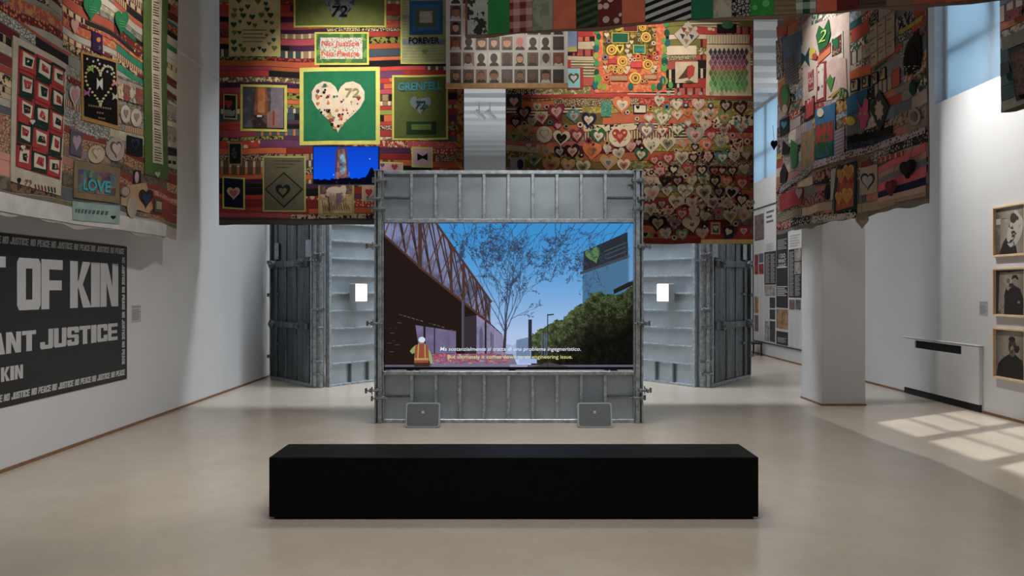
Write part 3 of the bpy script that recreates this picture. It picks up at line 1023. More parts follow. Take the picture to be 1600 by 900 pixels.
# ================================================================== formwork wings
def wing(sgn, label):
    """sgn -1 left, +1 right.  inner panel runs from the front corner back behind the screen; outer panel back to the side"""
    e = empty('formwork_wing', (sgn * 3.05, 11.65, 0), 0, label, 'formwork', 'steel formwork wings beside the screen')
    HT = 2.95
    def frame(p0, p1):
        d = Vector((p1[0] - p0[0], p1[1] - p0[1], 0)); L = d.length; d.normalize()
        nrm = Vector((d.y, -d.x, 0))
        if nrm.y > 0: nrm = -nrm
        m = Matrix(((d.x, nrm.x, 0, p0[0]), (d.y, nrm.y, 0, p0[1]), (0, 0, 1, 0), (0, 0, 0, 1)))
        return m, L
    # inner, light, horizontal ribs
    C = Vector((0, 0)); I = Vector((-sgn * .92, 1.06))
    Mi, L = frame((C.x - sgn * .1, C.y + .02), (I.x, I.y))
    pan = MB(Mi).box(0, L, -.01, 0, 0, HT).build('panel', M['sheet'], e)
    for k in range(10):
        z = .355 + (k - 1) * .2815 if k else 0
        r = MB(Mi).bbox(.05, L - .05, .0, .06, z - (.012 if k else -.0), z + (.013 if k else .035), .003)
        r.build('rib', M['galv'], pan)
    for u in (0.0, L - .05):
        MB(Mi).bbox(u, u + .05, -.01, .085, 0, HT, .004).build('edge_rail', M['galv'], pan)
    for u in (L * .34, L * .62):
        MB(Mi).box(u, u + .025, 0, .05, .035, .34).build('stiffener', M['galv_dark'], pan)
    for z in (2.32, 2.05, 1.1, .85, .33):
        c = link('clamp', CLAMP, pan, M['clamp'])
        c.matrix_local = Mi @ Matrix.Translation((L - .06, .09, z)) @ Matrix.Rotation(math.pi, 4, 'Z')
    # corner post
    cp = MB()
    for x in (-.085, .015):
        cp.bbox(x, x + .05, -.06, .06, 0, HT, .004)
    cp.box(-.04, .02, -.02, .06, 0, HT)
    post = cp.build('corner_post', M['galv'], e)
    for x, z in ((.0, 2.1), (-.06, 2.0), (.0, 1.24), (-.03, 1.22), (.02, .95), (0, .42), (.02, .22)):
        link('clamp', CLAMP, post, M['clamp'], loc=(x, -.09, z), rot=(0, 0, 0 if z < 1 else math.pi))
    # outer, dark, vertical boards with two walers
    Oo = Vector((-1.09, 1.15)) if sgn < 0 else Vector((1.1, 1.35))
    Mo, L2 = frame((C.x + sgn * .06, C.y + .02), (Oo.x, Oo.y))
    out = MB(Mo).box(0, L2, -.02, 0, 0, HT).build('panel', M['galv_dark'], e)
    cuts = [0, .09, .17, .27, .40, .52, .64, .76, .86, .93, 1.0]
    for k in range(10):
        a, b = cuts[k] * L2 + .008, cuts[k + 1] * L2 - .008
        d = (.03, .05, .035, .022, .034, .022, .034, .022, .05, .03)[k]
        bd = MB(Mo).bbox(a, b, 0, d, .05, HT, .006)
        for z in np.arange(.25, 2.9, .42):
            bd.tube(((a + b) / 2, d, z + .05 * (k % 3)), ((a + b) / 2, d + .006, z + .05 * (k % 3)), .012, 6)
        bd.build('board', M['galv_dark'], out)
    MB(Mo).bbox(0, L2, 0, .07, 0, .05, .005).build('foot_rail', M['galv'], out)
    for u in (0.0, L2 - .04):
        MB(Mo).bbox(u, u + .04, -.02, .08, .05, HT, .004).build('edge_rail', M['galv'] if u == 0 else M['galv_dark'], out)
    for z in (1.97, .96):
        w_ = MB(Mo).bbox(L2 * .06, L2 * .96, .06, .12, z - .05, z + .05, .01)
        for u in (.17, .85):
            w_.tube((L2 * u, .10, z), (L2 * u, .17, z), .075, 12).tube((L2 * u, .17, z), (L2 * u, .2, z), .03, 8)
        w_.build('waler', M['galv_dark'], out)
    for u in (.05, .8):
        MB(Mo).bbox(L2 * u, L2 * u + .16, .05, .062, 2.06, 2.34, .004).build('gusset_plate', M['galv'], out)
        MB(Mo).bbox(L2 * u, L2 * u + .16, .05, .058, .6, .64, .002).build('tie_strap', M['galv_dark'], out)
        MB(Mo).bbox(L2 * u, L2 * u + .16, .05, .058, 1.45, 1.49, .002).build('tie_strap', M['galv_dark'], out)
    for z in (2.02, 1.45, .38):
        c = link('clamp', CLAMP, out, M['clamp'])
        c.matrix_local = Mo @ Matrix.Translation((L2 + .02, .03, z)) @ Matrix.Rotation(math.pi, 4, 'Z')
    # square lamp on the inner panel
    u = L * .5 - .14
    lm = Mi @ Matrix.Translation((u, .08, 0))
    le_ = empty('wall_lamp', (0, 0, 0), 0, 'square white light box on the steel panel %s of the screen' % ('left' if sgn < 0 else 'right'), 'lamp', 'light boxes either side of the screen')
    wm = Matrix.Translation(e.location) @ lm
    le_.location = wm @ Vector((0, 0, 1.35))
    le_.rotation_euler = wm.to_euler()
    base = Matrix.Identity(4)
    Lr = Matrix.Rotation(0, 4, 'Z')
    # built in a frame aligned with the panel (x along, y outwards)
    A = le_.rotation_euler.to_matrix().to_4x4().inverted() @ Matrix(((lm[0][0], lm[0][1], 0, 0), (lm[1][0], lm[1][1], 0, 0), (0, 0, 1, 0), (0, 0, 0, 1)))
    MB(A).bbox(-.12, .12, .0, .15, 0, .29, .006).build('housing', M['white_metal'] if False else M['card_grey'], le_)
    MB(A).box(-.112, .112, .15, .156, .008, .282).build('diffuser', M['lamp_face'], le_)
    return e
wing(-1, 'angled galvanised formwork wing left of the screen, near the left wall')
wing(1, 'angled galvanised formwork wing right of the screen, near the pillar')

# ================================================================== loudspeakers
def loudspeaker(px, label):
    Y = 8.22
    e = empty('loudspeaker', (wx(px, Y), Y + .02, 0), 0, label, 'speaker', 'floor speakers against the steel wall')
    tilt = Matrix.Rotation(math.radians(-14), 4, 'X')
    w, h, d = .385, .275, .14
    def rr(w_, h_, r, z0):
        pts = []
        for cx, cz, a0 in ((w_ / 2 - r, z0 + r, -90), (w_ / 2 - r, z0 + h_ - r, 0), (-w_ / 2 + r, z0 + h_ - r, 90), (-w_ / 2 + r, z0 + r, 180)):
            for k in range(6):
                a = math.radians(a0 + 18 * k)
                pts.append((cx + r * math.cos(a), cz + r * math.sin(a)))
        return pts
    m = MB(tilt)
    fn = lambda a, b, dd: (a, -dd, b)
    m.prism(rr(w, h, .03, .004), fn, -.06, .012)
    m.prism(rr(w - .08, h - .05, .03, .03), fn, -.12, -.06)
    o = m.build('cabinet', M['speaker'], e)
    MB(tilt).prism(rr(w - .03, h - .03, .022, .019), fn, .012, .015).build('grille', M['speaker_grille'], e)
    MB(tilt).bbox(-.014, .014, -.02, -.014, .155, .185, .002).build('emblem', M['emblem'], e)
    MB().box(-.15, .15, .0, .12, 0, .012).build('foot', M['speaker'], e)
loudspeaker(660, 'low grey loudspeaker leaning at the left foot of the screen wall')
loudspeaker(930, 'low grey loudspeaker leaning at the right foot of the screen wall')

# ================================================================== small television
YT = 9.15
te = empty('television', (wx(540, YT), YT, wz(287, YT)), 0, 'small wall television showing a burning tower at night, before the left quilt', 'television')
im = Img(150, 86, 100, 58, (20, 60, 205))
t = np.clip(im.Y / 58, 0, 1)[..., None]
im.a = np.array([16., 66, 196]) * (1 - t) + np.array([10., 84, 235]) * t
nz = im.fbm(7, 4)
im.poly([(33, 60), (34, 4), (41, 0), (51, 2), (53, 20), (54, 60)], (78, 58, 76))
im.put(im.pmask([(35, 60), (38, 4), (48, 3), (51, 30), (52, 60)]) * np.clip(nz * 1.8 - .5, 0, 1), (190, 130, 110))
im.put((((im.X - 45) / 5) ** 2 + ((im.Y - 27) / 16) ** 2 < 1) * np.clip(nz * 1.6 - .3, 0, 1), (110, 190, 215))
edge = 50 + (nz - .5) * 10 - np.exp(-((im.X - 90) / 7) ** 2) * 16
im.put(im.Y > edge, (6, 9, 26))
im.put((im.Y > 40) & (im.X > 33) & (im.X < 56) & (nz > .62), (150, 110, 110), .7)
im.ell(87, 19, .8, .8, (200, 220, 255)); im.ell(31, 44, .8, .8, (200, 220, 255))
tw0, tw1, th = wx(490, YT) - wx(540, YT), wx(591, YT) - wx(540, YT), (287 - 229.5) / F * YT
MB().bbox(tw0 - .012, tw1 + .012, 0, .05, -.012, th + .012, .005).build('casing', M['black_plastic'], te)
link('picture', im.mesh('picture', lambda a, b: (tw0 + a * (tw1 - tw0), a * 0 - .003, th - b * th)), te, M['tv'])
MB().box(.28, .36, .05, .09, .02, .3).tube((.30, .07, .06), (.53, .07, .06), .016).tube((.53, .08, .06), (.53, -.50, -.02), .016).build('mount', M['black_plastic'], te)

# ================================================================== quilts
class Quilt:
    """a hung cloth: plane through o = (x, y) along unit vector U, local x along U, local z up, local -y towards the room"""
    def __init__(s, name, o, U, zb, zt, u0, u1, amp, label, seed=0, group=None, rail=True):
        s.o, s.U, s.zb, s.zt, s.u0, s.u1, s.amp, s.seed = o, U, zb, zt, u0, u1, amp, seed
        s.e = empty(name, (o[0], o[1], zb), math.atan2(U[1], U[0]), label, 'quilt', group)
        s.h = zt - zb
        if rail:
            r = MB().tube((u0 - .05, .03, s.h + .03), (u1 + .05, .03, s.h + .03), .02, 8)
            r.build('hanging_rail', M['white_metal'], s.e)
            for u in (u0 + .3, (u0 + u1) / 2, u1 - .3):
                MB().tube((u, .03, s.h + .03), (u, .03, ZC - .2 - zb), .004, 5).build('hanging_wire', M['steel_wire'], s.e)

    def w(s, u, v):
        k = s.seed
        a = s.amp * (.55 + .45 * (1 - v / s.h))
        return a * (math.sin(u * 3.1 + k) * .6 + math.sin(u * 7.3 + k * 2.1 + v * .6) * .3 + math.sin(v * 2.2 + u + k) * .25)

    def uv(s, px, py):
        dx = (px - CX) / F
        (ox, oy), (Ux, Uy) = s.o, s.U
        u = (ox - oy * dx) / (Uy * dx - Ux)
        t = oy + u * Uy
        return u, H + (CY - py) / F * t - s.zb

    def pos(s, u, v, off):
        return (u, -s.w(u, v) - off, v)

    def skin(s, V, Fc, loop, off, th, name, mat, color, parent=None, ink=None):
        """V: (u, v) list; front face at off + th with a skirt down to off"""
        vs = [s.pos(u, v, off + th) for u, v in V]
        b = len(vs)
        vs += [s.pos(V[i][0], V[i][1], off - .002) for i in loop]
        fs = [tuple(f) for f in Fc]
        n = len(loop)
        fs += [(loop[i], loop[(i + 1) % n], b + (i + 1) % n, b + i) for i in range(n)]
        me = bpy.data.meshes.new(name)
        me.from_pydata(vs, [], fs)
        fix_normals(me)
        return link(name, me, parent or s.e, M[mat], color, ink)

    def shape(s, pts, layer, name, color, mat='plain', ink=None, parent=None, th=.004, px=True, rings=(.6,)):
        """star-shaped outline (pixels of the photograph's frame, projected on to the cloth, or local u, v)"""
        P = [s.uv(*p) for p in pts] if px else pts
        n = len(P)
        cu, cv = sum(p[0] for p in P) / n, sum(p[1] for p in P) / n
        V = [(cu, cv)]
        for r in list(rings) + [1.0]:
            V += [(cu + (u - cu) * r, cv + (v - cv) * r) for u, v in P]
        fs = [(0, 1 + i, 1 + (i + 1) % n) for i in range(n)]
        for k in range(len(rings)):
            a, b = 1 + k * n, 1 + (k + 1) * n
            fs += [(a + i, b + i, b + (i + 1) % n, a + (i + 1) % n) for i in range(n)]
        loop = list(range(1 + len(rings) * n, 1 + (len(rings) + 1) * n))
        return s.skin(V, fs, loop, layer * .005, th, name, mat, color, parent, ink)

    def quad(s, c4, layer, name, color, mat='plain', ink=None, parent=None, th=.004, px=True, step=.11):
        """four corners (top left, top right, bottom right, bottom left)"""
        P = [Vector(s.uv(*p)) if px else Vector(p) for p in c4]
        nx = max(1, min(30, int(((P[1] - P[0]).length + .01) / step) + 1))
        ny = max(1, min(30, int(((P[3] - P[0]).length + .01) / step) + 1))
        V = []
        for j in range(ny + 1):
            for i in range(nx + 1):
                a, b = i / nx, j / ny
                q = (P[0] * (1 - a) + P[1] * a) * (1 - b) + (P[3] * (1 - a) + P[2] * a) * b
                V.append((q.x, q.y))
        W = nx + 1
        fs = [(j * W + i, (j + 1) * W + i, (j + 1) * W + i + 1, j * W + i + 1) for j in range(ny) for i in range(nx)]
        loop = list(range(nx + 1)) + [W * j + nx for j in range(1, ny + 1)] + [ny * W + i for i in range(nx - 1, -1, -1)] + [W * j for j in range(ny - 1, 0, -1)]
        return s.skin(V, fs, loop, layer * .005, th, name, mat, color, parent, ink)

    def rect(s, x0, y0, x1, y1, layer, name, color, mat='plain', ink=None, parent=None, **kw):
        return s.quad(rect_pts(x0, y0, x1, y1), layer, name, color, mat, ink, parent, **kw)

    def heart(s, cx, cy, w, layer, color, inner=None, h=None, rot=0, mat='plain', ink=None, name='heart_patch', parent=None, frac=.6, in_mat='plain', in_ink=None):
        o = s.shape(heart_pts(cx, cy, w, h, rot), layer, name, color, mat, ink, parent)
        if inner is not None:
            s.shape(heart_pts(cx, cy + .01 * w, w * frac, (h or w) * frac, rot, 20), layer + 1, 'heart_centre', inner, in_mat, in_ink, o if parent is None else parent)
        return o

    def text(s, st, x0, x1, yb, cap, layer, color, parent, bold=.02, shear=0.0, slope=0.0, mat=None, name='lettering'):
        V, Fc, a0, a1 = text_mesh_data(st, bold, shear)
        k = (x1 - x0) / (a1 - a0)
        vs = []
        for x, y in V:
            xx = (x - a0) * k
            vs.append(s.pos(*s.uv(x0 + xx, yb - y * cap / .7 + slope * xx), layer * .005 + .006))
        me = bpy.data.meshes.new(name)
        me.from_pydata(vs, [], Fc)
        return link(name, me, parent or s.e, mat or M['plain'], color)

    def cloth(s, color, wobble=0.0):
        nx, ny = int((s.u1 - s.u0) / .09) + 1, int(s.h / .16) + 1
        V = []
        for j in range(ny + 1):
            for i in range(nx + 1):
                u = s.u0 + (s.u1 - s.u0) * i / nx
                v = s.h * j / ny
                if j == 0:
                    v += wobble * (math.sin(u * 5 + s.seed) * .6 + math.sin(u * 13 + s.seed) * .4)
                V.append((u, v))
        W = nx + 1
        fr = [s.pos(u, v, 0) for u, v in V]
        bk = [s.pos(u, v, -.012) for u, v in V]
        n = len(V)
        fs = [(j * W + i, j * W + i + 1, (j + 1) * W + i + 1, (j + 1) * W + i) for j in range(ny) for i in range(nx)]
        fs += [tuple(n + k for k in f[::-1]) for f in fs]
        loop = list(range(W)) + [W * j + nx for j in range(1, ny + 1)] + [ny * W + i for i in range(nx - 1, -1, -1)] + [W * j for j in range(ny - 1, 0, -1)]
        m = len(loop)
        fs += [(loop[i], n + loop[i], n + loop[(i + 1) % m], loop[(i + 1) % m]) for i in range(m)]
        me = bpy.data.meshes.new('backing_cloth')
        me.from_pydata(fr + bk, [], fs)
        fix_normals(me)
        for p in me.polygons: p.use_smooth = False
        return link('backing_cloth', me, s.e, M['plain'], color)

    def strips(s, v0, v1, rh, palette, seed, lo=.35, hi=1.1, u0=None, u1=None, limit=290, wv=1.0):
        """rows of sewn strips, each its own piece"""
        r = random.Random(seed)
        u0 = s.u0 + .01 if u0 is None else u0
        u1 = s.u1 - .01 if u1 is None else u1
        warp = lambda u, v: wv * .018 * math.sin(u * 2.1 + v * 3 + seed) + wv * .008 * math.sin(u * 6.3 + seed * 3)
        v = v0; n = 0
        while v < v1 - .02:
            h = rh * r.uniform(.6, 1.45)
            h = min(h, v1 - v)
            u = u0
            while u < u1 - .02:
                L = r.uniform(lo, hi)
                e = u + L if u + L < u1 - .15 else u1
                if n >= limit: return
                n += 1
                col, mats, inks = r.choice(palette)
                f = r.uniform(.75, 1.2)
                c = tuple(min(1, x * f) for x in col)
                nx = max(2, int((e - u) / .1) + 1)
                V = []
                for (vv, a) in ((v + .004, 0), (v + h - .004, 1)):
                    for i in range(nx + 1):
                        uu = u + (e - u) * i / nx
                        wq = warp(uu, vv)
                        k = min(1, (vv - 0) / .12, (s.h - vv) / .1)
                        V.append((uu, vv + wq * max(0, k)))
                W = nx + 1
                fs = [(i, i + 1, W + i + 1, W + i) for i in range(nx)]
                loop = list(range(W)) + [W + i for i in range(nx, -1, -1)]
                s.skin(V, fs, loop, 0.0, .003 + .003 * r.random(), 'fabric_strip', r.choice(mats), c, None, r.choice(inks))
                u = e
            v += h


C_ = {
    'W': rgb(208, 192, 172), 'P': rgb(214, 160, 152), 'R': rgb(170, 34, 34), 'D': rgb(52, 26, 30), 'G': rgb(46, 104, 68), 'L': rgb(126, 146, 88),
    'B': rgb(44, 62, 112), 'T': rgb(58, 138, 142), 'O': rgb(214, 112, 52), 'M': rgb(128, 40, 62), 'V': rgb(138, 112, 122), 'Y': rgb(190, 150, 84),
    'K': rgb(30, 28, 30), 'S': rgb(158, 156, 150), 'C': rgb(222, 208, 184), 'N': rgb(30, 36, 74), 'X': rgb(112, 94, 76)}
cW, cK = C_['W'], C_['K']
LIME = rgb(214, 220, 96)

# ---------------------------------------------------------------- large quilt left of centre
Y2 = 10.3
q = Quilt('memorial_quilt', (wx(532, Y2), Y2), (1, 0), wz(351, Y2), 5.75, wx(343, Y2) - wx(532, Y2), wx(725, Y2) - wx(532, Y2), .03,
          'large red and purple striped quilt with a white heart on a green panel', 1)
q.cloth(rgb(86, 84, 78), .01)
inkL = [rgb(226, 206, 170), rgb(214, 120, 60)]
inkD = [rgb(40, 24, 26), rgb(70, 30, 60)]
PAL2 = [(rgb(176, 26, 28), ['plain', 'dots', 'floral', 'plain'], inkL), (rgb(196, 36, 28), ['plain', 'big_dots', 'plain'], inkL), (rgb(120, 20, 34), ['plain', 'floral'], [rgb(196, 60, 40)]),
        (rgb(110, 60, 108), ['plain'], inkD), (rgb(78, 40, 84), ['plain', 'dots'], inkD), (rgb(206, 92, 36), ['plain', 'floral', 'plain'], [rgb(190, 40, 20)]),
        (rgb(166, 140, 110), ['ticks', 'floral', 'ticks'], [rgb(100, 76, 60), rgb(228, 212, 180)]), (rgb(204, 186, 156), ['floral', 'lace'], inkD), (rgb(74, 92, 108), ['plain', 'ticks'], inkL),
        (rgb(36, 34, 40), ['plain'], inkL), (rgb(150, 158, 60), ['plain', 'floral'], inkD), (rgb(110, 88, 70), ['floral', 'ticks'], inkL), (rgb(190, 60, 90), ['plain', 'floral'], inkL),
        (rgb(156, 24, 24), ['plain'], inkL)]
q.strips(.09, q.h - .02, .074, PAL2, 11, .45, 1.4, wv=.8)
# individual panels (frame position as seen)
def panel(q, x0, y0, x1, y1, edge, face, name='picture_panel', layer=2, b=4, mat='plain', ink=None, skew=0):
    o = q.quad([(x0, y0), (x1, y0 + skew), (x1, y1 + skew), (x0, y1)], layer, name, edge, 'plain')
    q.quad([(x0 + b, y0 + b), (x1 - b, y0 + b + skew), (x1 - b, y1 - b + skew), (x0 + b, y1 - b)], layer + 1, 'panel_face', face, mat, ink, o)
    return o

o = panel(q, 358, -40, 438, 88, rgb(214, 208, 126), rgb(216, 202, 150), b=3)
GH = [rgb(104, 124, 52), rgb(52, 90, 60), rgb(40, 84, 74)]
for i, (x, y, w) in enumerate([(366, 26, 9), (381, 26, 9), (395, 28, 9), (409, 25, 9), (423, 25, 9), (366, 40, 9), (367, 52, 8), (366, 67, 9), (367, 78, 9), (381, 79, 9), (396, 79, 8), (413, 80, 8), (429, 76, 9),
                               (426, 50, 8), (428, 63, 7), (425, 37, 7), (376, 35, 6), (390, 38, 7), (399, 41, 7), (416, 35, 6), (375, 52, 6), (417, 56, 5), (376, 72, 6), (406, 76, 6), (421, 69, 6), (378, 17, 7), (418, 16, 8), (368, 17, 7), (388, 12, 8), (374, 3, 8), (404, 4, 9), (416, 7, 7)]):
    q.heart(x, y, w, 4, GH[i % 3], name='small_heart', parent=o)
for k in range(4):
    q.rect(380, 47 + k * 6, 416 - 5 * (k % 2), 48.2 + k * 6, 4, 'stitched_line', rgb(120, 110, 84), parent=o)

o = panel(q, 459, -70, 604, 43, LIME, rgb(110, 122, 66), b=3, skew=1)
q.heart(532, 14, 47, 4, rgb(120, 124, 130), mat='big_floral', ink=rgb(60, 70, 96), parent=o, h=42)
q.text('72', 519, 544, 27, 16, 6, rgb(14, 18, 34), o, .03, .15)

o = panel(q, 492, 51, 577, 102, LIME, rgb(66, 118, 66), b=3, mat='big_floral', ink=rgb(110, 160, 70))
q.rect(501, 60, 567, 93, 4, 'panel_print', rgb(150, 156, 150), 'lace', rgb(224, 222, 214), o)
q.text('No Justice', 503, 562, 73, 8, 5, rgb(206, 70, 84), o, .02, .1)
q.text('No Peace', 503, 562, 89, 8, 5, rgb(216, 84, 50), o, .02, .1)

o = panel(q, 468, 106, 594, 227, rgb(220, 222, 112), rgb(12, 122, 84), name='heart_panel', b=6.5, skew=-1)
q.heart(529, 168, 84, 4, rgb(226, 214, 196), h=81, name='white_heart', parent=o)
q.text('72', 540, 563, 152, 13, 6, rgb(150, 158, 96), o, .02)
rr_ = random.Random(4)
DOT = [C_['R'], C_['K'], C_['O'], C_['T'], rgb(216, 140, 150), rgb(110, 30, 60), C_['Y'], C_['G'], rgb(190, 40, 60), C_['N']]
n = 0
while n < 74:
    x, y = rr_.uniform(491, 567), rr_.uniform(134, 206)
    if abs(x - 529) > 34 - max(0, y - 168) * .85 or (538 < x and y < 158) or (abs(x - 529) < 12 and y < 150): continue
    n += 1
    rad = rr_.choice([.7, .9, 1.1, 1.5, 2.0, 2.6]) * (1.2 if x < 535 else .7)
    if rr_.random() < .3:
        q.heart(x, y, rad * 2.4, 5, rr_.choice(DOT), name='bead', parent=o)
    else:
        q.shape(ell_pts(x, y, rad, n=9), 5, 'bead', rr_.choice(DOT), parent=o, rings=())
q.heart(561, 155, 7, 5, rgb(150, 30, 44), name='bead', parent=o)


def picture_on(q, im, x0, y0, x1, y1, layer, parent, name='panel_picture'):
    def fn(A, B):
        sh = A.shape
        out = [q.pos(*q.uv(x0 + (x1 - x0) * a, y0 + (y1 - y0) * b), layer * .005 + .002) for a, b in zip(A.ravel(), B.ravel())]
        out = np.array(out)
        return [out[:, k].reshape(sh) for k in range(3)]
    return link(name, im.mesh(name, fn), parent, M['print'])

o = panel(q, 376, 132, 448, 205, LIME, rgb(60, 52, 62), b=4, skew=1)
im = Img(64, 64, 64, 64, (58, 54, 66))
nz = im.fbm(9, 4)
im.put((im.X > 44) , (112, 106, 124), .9); im.put((im.X < 12), (58, 66, 80), .9)
im.poly([(16, 64), (20, 0), (38, 0), (42, 64)], (120, 66, 40)); im.put((abs(im.X - 29) < 6) * nz * (im.Y < 40), (206, 140, 70))
im.rect(14, 44, 42, 64, (44, 30, 34)); im.rect(22, 44, 30, 47, (210, 206, 200)); im.poly([(38, 40), (54, 34), (58, 64), (38, 64)], (128, 100, 96))
im.rect(47, 36, 50, 60, (120, 40, 40)); im.put(nz > .62, (140, 128, 134), .4)
picture_on(q, im, 381, 137, 443, 200, 4, o)

o = panel(q, 350, 147, 371, 186, rgb(180, 190, 100), rgb(34, 38, 34), name='small_panel', b=2, skew=1)
q.heart(358, 164, 12, 4, C_['R'], name='small_heart', parent=o, h=14)
q.rect(352, 172, 368, 182, 4, 'panel_print', rgb(150, 150, 150), 'big_floral', C_['K'], o)
o = panel(q, 358, 223, 379, 258, rgb(150, 150, 110), rgb(30, 38, 36), name='small_panel', b=2)
q.shape(ell_pts(367, 240, 4, 9), 4, 'panel_print', rgb(74, 80, 84), 'floral', C_['K'], o)
o = panel(q, 349, 276, 383, 326, LIME, rgb(22, 30, 62), name='small_panel', b=2.5, skew=2)
q.heart(366, 303, 20, 4, rgb(206, 190, 160), rgb(190, 90, 80), parent=o, name='panel_heart')
o = panel(q, 411, 244, 478, 331, rgb(190, 196, 110), rgb(112, 110, 90), b=2.5)
q.shape([(444, 269), (474, 296), (444, 325), (414, 296)], 4, 'diamond_patch', rgb(44, 50, 44), parent=o)
q.shape([(444, 272), (471, 296), (444, 322), (417, 296)], 5, 'diamond_patch', rgb(104, 102, 88), parent=o)
q.heart(443, 300, 23, 6, rgb(24, 44, 40), rgb(110, 106, 74), parent=o, name='panel_heart', frac=.55)
for k in range(3):
    q.rect(430, 251 + k * 5, 470 - 8 * k, 252 + k * 5, 4, 'stitched_line', rgb(74, 90, 60), parent=o)

o = panel(q, 498, 282, 554, 337, rgb(190, 190, 110), rgb(176, 156, 120), b=2.5)
im = Img(60, 60, 60, 60, (186, 164, 128))
nz = im.fbm(8, 4)
im.rect(0, 0, 60, 24, (96, 70, 76)); im.rect(10, 0, 22, 30, (70, 60, 90)); im.put(nz > .55, (140, 112, 92), .6)
im.ell(27, 18, 15, 8, (206, 190, 180)); im.poly([(38, 12), (46, 4), (50, 14), (46, 34), (42, 20)], (206, 190, 184)); im.ell(17, 24, 6, 4, (190, 170, 160))
for x in (20, 26, 33, 37): im.line(x, 24, x + 2, 44, 3.4, (150, 128, 130))
for k in range(12): im.line(4 + k * 4.4, 36 + (k % 3) * 4, 7 + k * 4.4, 54, 1.3, (74, 56, 50))
im.poly([(30, 22), (40, 22), (42, 40), (30, 40)], (94, 88, 110), .7); im.line(16, 30, 18, 56, 2, (60, 40, 50))
picture_on(q, im, 501, 284, 551, 334, 4, o)
o = panel(q, 566, 287, 592, 315, rgb(200, 200, 120), rgb(206, 168, 164), name='small_panel', b=2)
q.heart(577, 302, 11, 4, C_['R'], name='small_heart', parent=o, h=13)
o = panel(q, 590, 253, 630, 284, LIME, rgb(196, 168, 186), name='small_panel', b=2, skew=1)
q.heart(598, 259, 7, 4, rgb(110, 70, 120), name='small_heart', parent=o)
q.heart(617, 262, 10, 4, C_['R'], name='small_heart', parent=o)
o = panel(q, 643, 229, 676, 261, LIME, rgb(206, 178, 196), name='small_panel', b=2.5, skew=1)
q.quad([(652, 239), (660, 244), (660, 247), (652, 251)], 4, 'bow', C_['K'], parent=o)
q.quad([(660, 244), (668, 239), (668, 251), (660, 247)], 4, 'bow', C_['K'], parent=o)

o = panel(q, 626, -40, 699, 100, LIME, rgb(182, 186, 138), b=2.5, mat='stripes', ink=rgb(160, 172, 130))
q.rect(629, 24, 695, 31, 4, 'panel_band', rgb(140, 150, 156), parent=o); q.rect(629, 62, 695, 70, 4, 'panel_band', rgb(132, 146, 160), parent=o)
q.rect(640, 2, 692, 55, 5, 'blue_square', rgb(24, 84, 140), parent=o)
q.rect(645, 8, 687, 49, 6, 'blue_square', rgb(34, 100, 158), parent=o)
q.rect(651, 15, 681, 43, 7, 'panel_print', rgb(90, 104, 62), parent=o)
q.rect(656, 19, 676, 37, 8, 'panel_print', rgb(178, 170, 160), 'mosaic', None, o)
q.text('FOREVER', 639, 687, 69, 9.5, 6, rgb(22, 26, 40), o, .03)
q.heart(664, 82, 9, 5, rgb(110, 160, 60), name='small_heart', parent=o)

o = panel(q, 613, 118, 700, 219, LIME, rgb(92, 106, 54), b=3, skew=-1)
q.text('GRENFELL', 622, 691, 142, 12, 5, rgb(40, 140, 170), o, .03, 0, -.03)
q.heart(657, 165, 34, 4, rgb(110, 132, 140), parent=o, h=29, mat='big_floral', ink=rgb(60, 82, 104), name='panel_heart')
q.text('72', 649, 665, 170, 12, 6, rgb(40, 60, 80), o, .02, .2)
q.rect(635, 190, 682, 210, 4, 'panel_patch', rgb(40, 66, 40), parent=o)
q.rect(643, 194, 674, 203, 5, 'panel_patch', rgb(92, 124, 58), parent=o)
# loose edge of flowered cloth at the right
q.rect(714, 140, 724, 270, 3, 'side_border', rgb(176, 120, 52), 'floral', rgb(110, 60, 30))
q.rect(344, 344, 724, 351, 2, 'hem', rgb(98, 96, 88))

# ---------------------------------------------------------------- heart quilt right of centre
Y3 = 10.4
q = Quilt('heart_quilt', (wx(984, Y3), Y3), (1, 0), wz(381, Y3), 5.75, wx(790, Y3) - wx(984, Y3), wx(1177, Y3) - wx(984, Y3), .025,
          'large quilt covered in rows of small sewn hearts under a yellow flower panel', 3)
q.cloth(rgb(120, 60, 44), .008)
PAL3 = [(rgb(150, 34, 28), ['plain', 'floral', 'plain'], [rgb(206, 110, 80)]), (rgb(196, 176, 142), ['fine_ticks', 'floral', 'plain'], [rgb(110, 60, 44)]), (rgb(176, 160, 128), ['floral', 'lace'], [rgb(90, 60, 50)]),
        (rgb(142, 128, 56), ['plain', 'floral'], [rgb(184, 170, 84)]), (rgb(110, 92, 44), ['plain', 'floral'], [rgb(176, 150, 80)]), (rgb(214, 200, 168), ['plain', 'stripes', 'floral'], [rgb(60, 34, 30)]),
        (rgb(186, 96, 90), ['plain', 'floral'], inkL), (rgb(96, 40, 34), ['plain', 'floral'], inkL), (rgb(190, 100, 50), ['floral', 'plain'], [rgb(206, 80, 50)]), (rgb(88, 66, 48), ['floral', 'mosaic'], [rgb(170, 130, 90)])]
q.strips(.06, wz(152, Y3) - q.zb, .105, PAL3, 21, .4, 1.4)
PAL3b = [(rgb(206, 194, 166), ['stripes', 'plain', 'lace'], [cK, rgb(90, 96, 60)]), (rgb(170, 34, 26), ['plain', 'big_dots'], [cW]), (rgb(120, 122, 60), ['plain', 'floral'], [cW]),
         (rgb(40, 36, 36), ['plain', 'ticks'], [cW]), (rgb(190, 80, 70), ['ticks', 'plain'], [rgb(90, 30, 30)])]
q.strips(wz(152, Y3) - q.zb, q.h - .02, .10, PAL3b, 22, .35, .9, limit=120)
q.rect(790, 148, 1176, 153, 1, 'seam_band', rgb(186, 36, 24))
